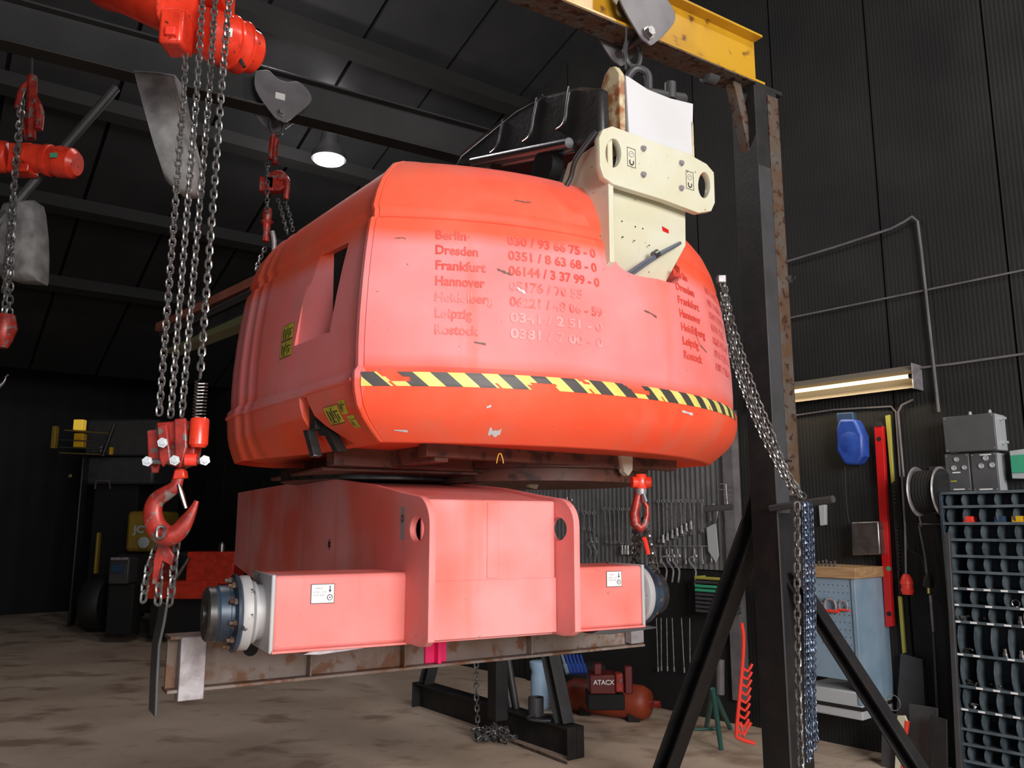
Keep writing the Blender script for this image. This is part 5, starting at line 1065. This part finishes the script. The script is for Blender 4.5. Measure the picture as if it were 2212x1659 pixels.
def tool(kind, px, py, ln, ang, label, group, m='tool', s=1.0):
    x, z = wp(px, py, TD); fr = Frame(FW((x, TD, z)), WD*math.cos(ang)+V((0, 0, 1))*math.sin(ang), WN, V((0, 0, 1))*math.cos(ang)-WD*math.sin(ang)); b = MB(fr)
    if kind == 'spanner':
        r = .017*s; b.tube([(r*math.cos(a), 0, r*math.sin(a)) for a in [2*PI*i/12 for i in range(12)]], .0055*s, 5, closed=True)
        b.prism([(-.006*s, -r), (.006*s, -r), (.005*s, -ln), (-.005*s, -ln)], -.003, .003, 'y')
        b.prism([(-.006*s, -ln), (.006*s, -ln), (.018*s, -ln-.012*s), (.016*s, -ln-.036*s), (.007*s, -ln-.036*s), (.006*s, -ln-.016*s), (-.006*s, -ln-.016*s), (-.007*s, -ln-.036*s), (-.016*s, -ln-.036*s), (-.018*s, -ln-.012*s)], -.004, .004, 'y')
    elif kind == 'tbar':
        b.tube([(-.06*s, 0, 0), (.06*s, 0, 0)], .006*s, 6); b.tube([(0, 0, 0), (0, 0, -ln)], .005*s, 6); b.cyl((0, 0, -ln), (0, 0, -ln-.04*s), .011*s, n=10)
    elif kind == 'hook':
        b.tube([(0, 0, 0), (0, 0, -.04*s), (-.02*s, 0, -.06*s), (.05*s, 0, -.07*s), (.055*s, 0, -.10*s), (0.02*s, 0, -.14*s), (.0, 0, -.18*s), (.02*s, 0, -ln)], .008*s, 6, smooth=3)
    elif kind == 'rod':
        b.tube([(0, 0, 0), (0, 0, -ln)], .005*s, 6); b.tube([(0, 0, -ln), (0, 0, -ln-.05*s)], .009*s, 6)
    elif kind == 'socket':
        b.lathe((0, 0, 0), (0, 0, -1), [(0, .010*s), (.03*s, .010*s), (.033*s, .014*s), (.06*s, .014*s)], 10)
    o = b.build({'spanner': 'combination_spanner', 'tbar': 't_handle_key', 'hook': 'offset_spanner', 'rod': 'pry_rod', 'socket': 'socket'}[kind], M[m]); tag(o, label, {'spanner': 'spanner', 'hook': 'spanner', 'tbar': 'key', 'rod': 'rod', 'socket': 'socket'}[kind], group)
ordn = ['first', 'second', 'third', 'fourth', 'fifth', 'sixth', 'seventh', 'eighth', 'ninth', 'tenth', 'eleventh', 'twelfth', 'thirteenth', 'fourteenth']
random.seed(11)
def row(kind, xs, y, ln, where, group, slope=0, ang=.0, s=1.0, m='tool', dl=0):
    for i, x in enumerate(xs): tool(kind, x, y+slope*(x-xs[0]), ln+dl*i+random.uniform(-.01, .01), ang+random.uniform(-.06, .06), '%s from the left, %s' % (ordn[i] + {'spanner': ' combination spanner', 'tbar': ' T-handle key', 'hook': ' offset spanner', 'rod': ' long steel rod', 'socket': ' socket'}[kind], where), group, m, s)
row('spanner', [1422, 1432, 1440, 1450, 1460, 1470, 1480, 1490, 1500, 1516], 1083, .34, 'in the row right of the red hook', 'spanners right of the red hook', dl=-.012, s=.9)
row('spanner', [1306, 1316, 1326, 1336, 1345, 1354, 1362], 1100, .30, 'in the row left of the red hook', 'spanners left of the red hook', s=.9)
row('socket', [1432, 1442, 1452, 1462, 1472, 1482, 1492], 1155, .05, 'in the slanting socket row', 'sockets in a slanting row', slope=-.5, s=1.2)
row('tbar', [1427, 1445, 1462, 1480, 1498, 1516, 1535], 1180, .11, 'in the row of T-handles below the spanners', 'T-handle keys', s=.8)
row('hook', [1440, 1452, 1464, 1500], 1185, .30, 'in the row hanging below the T-handles', 'offset spanners', s=1.1)
row('rod', [1418, 1428, 1440, 1452, 1472, 1490], 1335, .42, 'hanging low behind the right hub', 'steel rods low on the tool wall', s=.8)
row('spanner', [1262, 1272, 1283], 1108, .14, 'beside the right chassis plate', 'short spanners beside the chassis plate', s=1.1)
row('hook', [1278, 1288], 1160, .20, 'under the short spanners beside the chassis', 'offset spanners beside the chassis', s=.8)
row('socket', [1344, 1350, 1356, 1366, 1374], 1178, .06, 'in the short row behind the lifting chains', 'sockets behind the lifting chains', s=1.4)
row('tbar', [1200+12*i for i in range(4)], 1050, .12, 'in the row above the chassis deck', 'T-handle keys above the deck', s=.6)
t = thing('hand_saw', FW((wp(1542, 1180, TD)[0], TD, wp(1542, 1180, TD)[1])), 'pale blade tool with grip hanging at the right end of the tool rack', 'tool')
wpoly(((1526, 1140), (1545, 1130), (1552, 1200), (1546, 1215), (1530, 1190)), TD, TD+.01, 'blade', M['boxside'], t, .001); b = MB(FW); b.tube([(wp(*p, TD+.02)[0], TD+.02, wp(*p, TD+.02)[1]) for p in ((1545, 1130), (1550, 1105), (1542, 1090), (1535, 1100), (1536, 1125))], .012, 6, smooth=3); b.build('grip', M['steel'], t)
b = MB(FW)
for k_ in range(4): b.tube([(wp(1556+random.uniform(-6, 12), 1045+k_*12, .2)[0], .2, wp(1556, 1045+k_*12, .2)[1]), (wp(1580, 1050+k_*11, .2)[0], .2, wp(1580, 1048+k_*11, .2)[1])], .004, 5)
b.tube([(wp(1568, 1045, .2)[0], .2, wp(1568, 1045, .2)[1]), (wp(1572, 1098, .2)[0], .2, wp(1572, 1098, .2)[1])], .004, 5)
tag(b.build('wire_hooks', M['scale']), 'bundle of thin wire hooks beside the gantry post', 'hook')
# stack of green and grey trays
random.seed(4)
for k_ in range(9):
    z = wp(1535, 1248+9*k_, .25)[1]; xa_, xb_ = wp(1500, 1250, .25)[0], wp(1575, 1250, .25)[0]; b = MB(FW)
    b.box(xb_, xa_, .10, .25, z-.018, z-.012); b.box(xb_, xa_, .245, .25, z-.018, z+.006); b.box(xb_, xb_+.006, .1, .25, z-.018, z+.006); b.box(xa_-.006, xa_, .1, .25, z-.018, z+.006)
    mm = 'yelbar' if k_ in (0,) else ('green' if k_ in (2, 3) else 'greyd'); tag(b.build('tool_tray', M[mm]), '%s tray from the top in the stack beside the gantry leg' % ordn[k_], 'tray', 'trays stacked beside the gantry leg')
# ------------------------------------------------------------------ floor things
gb = thing('gas_bottle', atZ(1340, 1545, 0), 'big orange-red tank lying on the floor under the right axle', 'tank')
pa, pb_ = atZ(1228, 1535, .0)+V((0, 0, .14)), atZ(1402, 1558, .0)+V((0, 0, .14)); ax = (pb_-pa).normalized()
b = MB(); b.rings([(pa-ax*.02, .05), (pa, .11), (pa+ax*.06, .14), (pb_-ax*.06, .14), (pb_, .11), (pb_+ax*.02, .05)], 24); b.build('tank_body', M['gasred'], gb, smooth=60)
for f_ in (.2, .8): c = pa.lerp(pb_, f_); b = MB(); b.box(c.x-.05, c.x+.05, c.y-.12, c.y+.12, 0, .06); b.build('tank_foot', M['matte'], gb)
b = MB(); b.rings([(pb_+ax*.01, .03), (pb_+ax*.10, .03)], 10); b.build('valve', M['hookred'], gb)
can = thing('red_machine', atZ(1310, 1500, .28), 'small dark red machine with white lettering standing behind the tank', 'machine')
cc = atZ(1310, 1500, .28); c0 = atY(1275, 1485, 6.7); 
def fbox(t, name, px0, py0, px1, py1, Y, d, m, bevel=.01):
    a = atY(px0, py1, Y); c = atY(px1, py0, Y); b = MB(); b.box(a.x, c.x, Y, Y+d, min(a.z, c.z), max(a.z, c.z)); return b.build(name, m, t, bevel=bevel)
M['dred'] = mat('dark_red', (.12, .008, .008), .4)
fbox(can, 'machine_body', 1274, 1458, 1330, 1500, 6.7, .22, M['dred']); fbox(can, 'filler_cap', 1283, 1434, 1300, 1459, 6.72, .08, M['dred']); fbox(can, 'side_tank', 1330, 1455, 1346, 1496, 6.68, .1, M['hookred']); fbox(can, 'machine_base', 1270, 1500, 1350, 1535, 6.72, .25, M['matte'])
vs, fs = text_mesh('ATACX', .05, .001); b = MB(); o0 = atY(1282, 1479, 6.69); b.add([o0+V((x_*.95, 0, y_)) for x_, y_ in vs], fs, raw=True); b.build('lettering', M['paper'], can)
fbox(can, 'pump_head', 1350, 1440, 1366, 1500, 6.75, .08, M['dred'])
# bottle, cup, tubes on the gantry foot and floor
b = MB(); c = atY(1166, 1512, 7.75); c.z = 0; SB = 1.32; b.lathe((c.x, c.y, c.z), (0, 0, 1), [(z_*SB, r_2*SB) for z_, r_2 in [(0, .055), (.008, .062), (.05, .062), (.055, .058), (.06, .062), (.14, .062), (.20, .060), (.24, .055), (.27, .068), (.30, .070), (.305, .06)]], 20)
o = tag(b.build('plastic_bottle', M['bottle']), 'pale blue plastic canister standing behind the gantry foot', 'bottle')
b = MB(); b.box(c.x+.12, c.x+.28, c.y+.1, c.y+.25, 0, .22); tag(b.build('cardboard_box', M['wood'], bevel=.004), 'small brown carton standing right of the pale blue canister', 'carton')
b = MB(); c2_ = atY(1188, 1552, 6.22); b.lathe((c2_.x, c2_.y, FF((0, 0, .212)).z), (0, 0, 1), [(0, .058), (.13, .058), (.13, .05), (.02, .05)], 18); tag(b.build('steel_cup', M['greyd']), 'dark round steel pot standing on the gantry foot', 'pot')
p_ = FF((.45, 0, .212)); o = bpy.data.objects['steel_cup']; o.location = p_
b = MB(); q_ = FF((.30, .02, .212)); b.tube([q_+V((.14*math.cos(a), .10*math.sin(a), .012)) for a in [math.radians(20+20*i) for i in range(14)]], .010, 6); tag(b.build('bent_rod', M['greyd']), 'curved dark rod lying on the gantry foot beside the pot', 'rod')
for i, (px, ang) in enumerate(((1072, .10), (1088, .14), (1104, .12))):
    q_ = atZ((1092, 1103, 1116)[i], 1524+3*i, .212); b = MB(); b.rings([(q_, .024), (atY((1066, 1080, 1094)[i], 1400, q_.y+.02), .024)], 10); tag(b.build('steel_tube', M['greyd']), '%s dark steel tube leaning on the gantry foot' % ('leftmost', 'middle', 'rightmost')[i], 'tube')
random.seed(9)
for i in range(6):
    px = 1222+8*i; a = atY(px-8, 1415, 7.4); c = atY(px+4, 1455, 7.3); b = MB(); b.rings([(a, .012), (a.lerp(c, .5), .012), (a.lerp(c, .52), .020), (c, .018)], 8)
    tag(b.build('gripped_tool', M['blue'] if i > 0 else M['lblue'], bevel=0), '%s blue-gripped tool from the left under the beam' % ordn[i], 'tool', 'blue-gripped tools under the beam')
b = MB(); a = atY(1245, 1480, 7.8); b.box(a.x-.2, a.x+.25, a.y-.12, a.y+.12, 0, atY(1245, 1455, 7.3).z-.0); tag(b.build('tool_bin', M['matte']), 'dark bin holding the blue-gripped tools', 'bin')
# rod lying on the floor and beam pendant chain
b = MB(); b.rings([(atZ(1105, 1602, .012), .008), (atZ(1225, 1648, .012), .008)], 8); tag(b.build('thin_rod', M['rust']), 'thin rusty rod lying on the floor beside the chain heap', 'rod')
pc2 = thing('loose_chain', atZ(1062, 1592, 0), 'steel chain hanging behind the beam and heaped on the floor', 'chain')
g0 = atZ(1033, 1585, .03); chain([atY(1029, 1430, g0.y), atY(1029, 1500, g0.y), V((g0.x, g0.y, .04))], .040, .012, M['chain'], pc2, individual=True)
random.seed(5); pth = []
cc = atZ(1063, 1600, .0)
for i in range(80): t_ = i/80; pth.append(cc+V((-.11+.25*t_+random.uniform(-.05, .05), random.uniform(-.06, .06)-.1*t_, .015+random.uniform(0, .12)*(1-abs(t_-.5)))))
chain([V((g0.x, g0.y, .04))]+pth, .036, .011, M['chain'], smooth=3).build('chain_heap', M['chain'], pc2, kind='stuff')
# red lattice stand behind the post, green tripod
rs = thing('red_rack', atZ(1605, 1610, 0), 'bright red wire rack with slanting hooks behind the gantry post', 'rack')
YR = 5.9
b = MB(); b.tube([atY(*q, YR) for q in ((1602, 1346), (1606, 1375), (1605, 1420), (1598, 1500), (1591, 1580), (1596, 1594), (1630, 1606))], .013, 8, smooth=4); b.build('frame', M['redbright'], rs)
for i in range(9):
    y = 1440+17*i; x0 = 1601-9*(y-1440)/140; b = MB(); b.tube([atY(x0, y, YR), atY(x0+14, y+10, YR), atY(x0+24, y-6, YR)], .010, 6, smooth=2); b.build('hook', M['redbright'], rs)
b = MB(); b.tube([atY(*q, YR) for q in ((1600, 1560), (1606, 1590), (1622, 1560))], .012, 6); b.build('foot_loop', M['redbright'], rs)
gt = thing('green_stand', atZ(1550, 1620, 0), 'green painted roller stand with splayed legs behind the gantry leg', 'stand')
YG = 6.3; ctop = atY(1540, 1490, YG)
for px, py in ((1558, 1620), (1525, 1575), (1578, 1575)): q_ = atZ(px, py, .0); b = MB(); b.rings([(ctop, .020), (q_, .018)], 10); b.build('leg', M['dgreen'], gt)
b = MB(); b.rings([(atY(1500, 1576, 6.45), .012), (atY(1550, 1574, 6.45), .012)], 8); b.build('cross_bar', M['dgreen'], gt)
b = MB(); b.rings([(atY(1556, 1425, YG), .03), (atY(1556, 1500, YG), .03)], 12); b.build('column', M['grey'], gt)
# right lower hook under the turret and its slings
YQ = 3.45
rh = thing('lifting_hook', atY(1384, 1050, YQ), 'red swivel hook under the turret with chains going down to the beam', 'hook')
c = atY(1384, 1040, YQ); b = MB(); b.lathe((c.x, c.y, c.z+.03), (0, 0, -1), [(0, .022), (.02, .03), (.045, .032), (.06, .026)], 16); b.build('swivel_top', M['orange'], rh)
for s_ in (-1, 1): b = MB(); b.lathe((c.x+s_*.018, c.y-.01, c.z-.004), (s_, -.2, 0), [(0, .022), (.022, .024), (.026, .014)], 14); b.build('swivel_ear', M['orange'], rh)
b = MB(); b.lathe((c.x, c.y, c.z-.022), (0, 0, -1), [(0, .022), (.016, .024), (.034, .022)], 16); b.build('collar', M['scale'], rh)
b = MB(); prs = [(atY(x_, y_, YQ), r) for x_, y_, r in ((1380, 1062, .016), (1376, 1085, .018), (1370, 1110, .020), (1373, 1132, .021), (1384, 1142, .019), (1394, 1132, .015), (1398, 1112, .011), (1398, 1095, .009), (1392, 1084, .008))]; b.rings(prs, 12); b.build('hook_bow', M['hookred'], rh, smooth=60)
b = MB(); b.rings([(atY(1389, 1066, YQ-.02), .010), (atY(1394, 1084, YQ-.02), .012)], 8); b.build('latch', M['bright'], rh)
for i, pts in enumerate((((1374, 1120), (1372, 1150), (1370, 1190), (1366, 1240)), ((1382, 1128), (1383, 1160), (1379, 1200), (1374, 1240)), ((1392, 1120), (1400, 1160), (1412, 1200), (1420, 1240)), ((1398, 1150), (1406, 1190), (1407, 1235)))):
    chain([atY(*q, YQ+.02+.1*j) for j, q in enumerate(pts)], .03, .0095, M['chain'], smooth=4, twist=i).build('sling_chain', M['chain'], rh)
b = MB(); b.rings([(atY(1392, 1163, YQ), .010), (atY(1400, 1195, YQ+.05), .010)], 8); b.build('red_link', M['redbright'], rh)
# work light behind the turret
wl = thing('work_light', atY(1583, 908, 7.2), 'small bright work light beside the gantry post', 'lamp')
p = atY(1583, 908, 7.2); b = MB(); b.box(p.x-.03, p.x+.03, p.y, p.y+.01, p.z-.06, p.z+.06); b.build('glow_panel', M['work'], wl); b = MB(); b.box(p.x-.035, p.x+.035, p.y+.01, p.y+.05, p.z-.065, p.z+.065); b.build('housing', M['matte'], wl)
# ------------------------------------------------------------------ left background
def gbox(t, name, px0, py0, px1, py1, Y, d, m, bevel=.02):
    a = atY(px0, py1, Y); c = atY(px1, py0, Y); b = MB(); b.box(a.x, c.x, Y, Y+d, min(a.z, c.z), max(a.z, c.z)); return b.build(name, m, t, bevel=bevel)
YJ = 12.6
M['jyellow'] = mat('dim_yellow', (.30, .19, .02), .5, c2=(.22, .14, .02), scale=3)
jb = thing('yellow_digger', atY(300, 1300, YJ), 'yellow digger engine cover in the dark behind the big hook', 'vehicle')
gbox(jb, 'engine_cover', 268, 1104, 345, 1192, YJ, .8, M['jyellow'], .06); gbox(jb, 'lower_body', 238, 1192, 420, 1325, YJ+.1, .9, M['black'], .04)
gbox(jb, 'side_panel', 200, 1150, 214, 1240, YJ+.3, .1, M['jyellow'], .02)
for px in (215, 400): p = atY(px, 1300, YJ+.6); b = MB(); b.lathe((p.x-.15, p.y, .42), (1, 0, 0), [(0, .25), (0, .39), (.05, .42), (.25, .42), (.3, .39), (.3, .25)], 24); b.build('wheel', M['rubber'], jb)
b = MB(); p = atY(288, 1151, YJ-.012); vs, fs = text_mesh('JC', .15, .006); b.add([p+V((x_*1.1, 0, y_)) for x_, y_ in vs], fs, raw=True); b.build('lettering', M['boxside'], jb)
b = MB(); p = atY(311, 1172, YJ-.01); b.lathe(p, (0, -1, 0), [(0, .085), (.02, .085), (.03, .06)], 18); b.build('round_cap', M['boxside'], jb)
eng = thing('engine_block', atY(258, 1260, 11.8), 'dark engine block with blue-tinged cover below the yellow digger', 'engine')
gbox(eng, 'block_body', 232, 1206, 280, 1262, 11.8, .3, M['greyd'], .02); gbox(eng, 'top_rail', 238, 1204, 276, 1210, 11.75, .05, M['scale'], .004); gbox(eng, 'blue_cover', 240, 1220, 266, 1236, 11.77, .04, M['blued'], .004); gbox(eng, 'mount', 225, 1262, 290, 1372, 11.85, .3, M['matte'], .02)
# orange-red crate machine behind the hub
YO = 11.9
om = thing('red_power_unit', atZ(430, 1292, 1.1), 'orange-red steel power unit behind the left hub', 'machine')
gbox(om, 'main_tank', 400, 1192, 507, 1262, YO, .5, M['orange'], .01); gbox(om, 'lower_frame', 312, 1255, 470, 1294, YO-.08, .5, M['orange'], .008); gbox(om, 'left_frame', 318, 1195, 338, 1256, YO-.05, .1, M['orange'], .006); gbox(om, 'left_column', 340, 1180, 375, 1255, YO+.3, .2, M['hookred'], .006)
b = MB(); p = atY(479, 1192, YO+.2); b.lathe((p.x, p.y, p.z), (0, 0, 1), [(0, .05), (.11, .05), (.12, .035), (.13, .035)], 14); b.build('filler_pipe', M['bright'], om)
b = MB(); b.rings([(atY(372, 1262, YO-.1), .03), (atY(408, 1205, YO-.1), .03)], 8); b.build('strut', M['steel'], om)
gbox(om, 'dark_base', 320, 1292, 500, 1376, YO+.02, .6, M['matte'], .01)
# second yellow machine, with a lamp
YK = 13.2
km = thing('yellow_lift_carriage', atY(180, 985, YK), 'distant yellow machine head with a lit amber beacon and dark arms', 'machine')
gbox(km, 'amber_beacon', 157, 906, 180, 928, YK, .12, M['beacon'], .01); gbox(km, 'yellow_post', 157, 936, 181, 966, YK+.02, .12, M['yellow2'], .01)
b = MB(); b.rings([(atY(140, 929, YK-.02), .014), (atY(237, 936, YK-.02), .014)], 8); b.build('rail', M['brass'], km)
for y in (950, 966, 978): b = MB(); b.rings([(atY(128, y, YK), .010), (atY(222, y+4, YK), .010)], 6); b.build('rail', M['brass'] if y > 970 else M['greyd'], km)
b = MB(); b.rings([(atY(248, 915, YK-.1), .03), (atY(222, 985, YK-.1), .03)], 8); b.build('arm', M['black'], km)
gbox(km, 'side_lamp', 235, 966, 243, 982, YK, .05, M['yellow2'], .004); gbox(km, 'gear', 192, 962, 220, 978, YK+.02, .1, M['steel'], .01); gbox(km, 'bracket', 108, 920, 122, 968, YK+.05, .1, M['jyellow'], .01)
gbox(km, 'mast', 150, 985, 176, 1352, YK+.3, .2, M['black'], .02)
gt2 = thing('grey_container', atY(280, 1040, 14), 'large dark grey container behind the hook block', 'container')
gbox(gt2, 'upper_shell', 180, 905, 345, 985, 14.0, .8, M['greyd'], .05); gbox(gt2, 'lower_shell', 170, 987, 335, 1046, 13.9, .9, M['greyd'], .05); gbox(gt2, 'support', 180, 1046, 300, 1340, 14.1, .6, M['matte'], .02)
b = MB(); b.tube([atY(*q, 13.8) for q in ((205, 1056), (208, 1039), (236, 1039), (238, 1056))], .012, 6); b.build('handle', M['grey'], gt2)
b = MB(); p = atY(152, 1028, 13.15); b.lathe(p, (0, -1, 0), [(0, .03), (.02, .03), (.03, .02)], 12); tag(b.build('amber_marker', M['brass']), 'tiny amber marker lamp in the dark at left', 'lamp')
# booms running to the left behind the turret
YB2 = 4.9
bm = thing('boom_section', atY(450, 690, YB2), 'dark boom section with red and green edges running left behind the turret', 'machine part')
def bar_(name, a, c, ya, yb, hgt, m, d=.12):
    p, q_ = atY(*a, ya), atY(*c, yb); b = MB(); nrm = V((0, 0, 1)); back = V((.5, .8, 0)).normalized()*d
    vs = [p, q_, q_+V((0, 0, -hgt)), p+V((0, 0, -hgt))]; vs += [v_+back for v_ in vs]; b.add(vs, [(0, 1, 2, 3), (7, 6, 5, 4), (0, 4, 5, 1), (1, 5, 6, 2), (2, 6, 7, 3), (3, 7, 4, 0)], raw=True); return b.build(name, m, bm, bevel=.003)
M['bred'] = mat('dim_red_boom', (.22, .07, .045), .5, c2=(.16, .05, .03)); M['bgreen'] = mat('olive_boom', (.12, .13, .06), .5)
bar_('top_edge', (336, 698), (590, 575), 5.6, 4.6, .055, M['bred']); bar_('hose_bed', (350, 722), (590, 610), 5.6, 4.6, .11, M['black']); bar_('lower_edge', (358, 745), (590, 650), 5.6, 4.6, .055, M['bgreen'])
b = MB(); b.tube([atY(350, 722, 5.5), atY(470, 668, 5.0), atY(580, 615, 4.6)], .022, 8, smooth=6); b.build('hose', M['rubber'], bm)
# small pale window and notice on the back wall, dark cable loop
pn = onplane(295, 612, FW((15.5, 0, 0)), WD); fwb = Frame(FW((15.49, FW.loc(pn).y, pn.z)), WN, -WD)
wn_ = MB(fwb); hw, hh = .145, .15
for x0_, x1_, z0_, z1_ in ((-hw, hw, hh-.02, hh), (-hw, hw, -hh, -hh+.02), (-hw, -hw+.02, -hh, hh), (hw-.02, hw, -hh, hh), (-.01, .01, -hh, hh), (-hw, hw, -.01, .01)): wn_.box(x0_, x1_, -.0, .03, z0_, z1_)
wn_ = struct(wn_.build('window_1', M['greyd']))
M['dimpane'] = mat('dim_daylit_pane', (.3, .3, .3), .3, emit=(.9, .95, 1), es=.045)
for sx in (-1, 0):
    for sz in (-1, 0): b = MB(fwb); b.box(sx*hw+.01, (sx+1)*hw-.01, -.0, .012, sz*hh+.01, (sz+1)*hh-.01); b.build('pane', M['dimpane'], wn_)
# yellow tie wire under the cover and a clamp at the gantry corner
b = MB(); q_ = atY(1080, 990, 2.95); b.tube([q_+V(v_) for v_ in ((-.012, 0, -.018), (-.006, 0, .012), (.003, 0, .016), (.010, 0, -.004), (.012, 0, -.018))], .0018, 5, smooth=3); tw = b.build('tie_wire', M['yellow2'], turret)
b = MB(); c = atY(1535, 165, 4.15); b.lathe((c.x, c.y, c.z), (1, .6, 0), [(-.05, .02), (-.04, .045), (.03, .045), (.05, .02)], 12); b.build('beam_clamp', M['greyd'], gan)
for o in bpy.data.objects:
    if 'worg' in o: del o['worg']
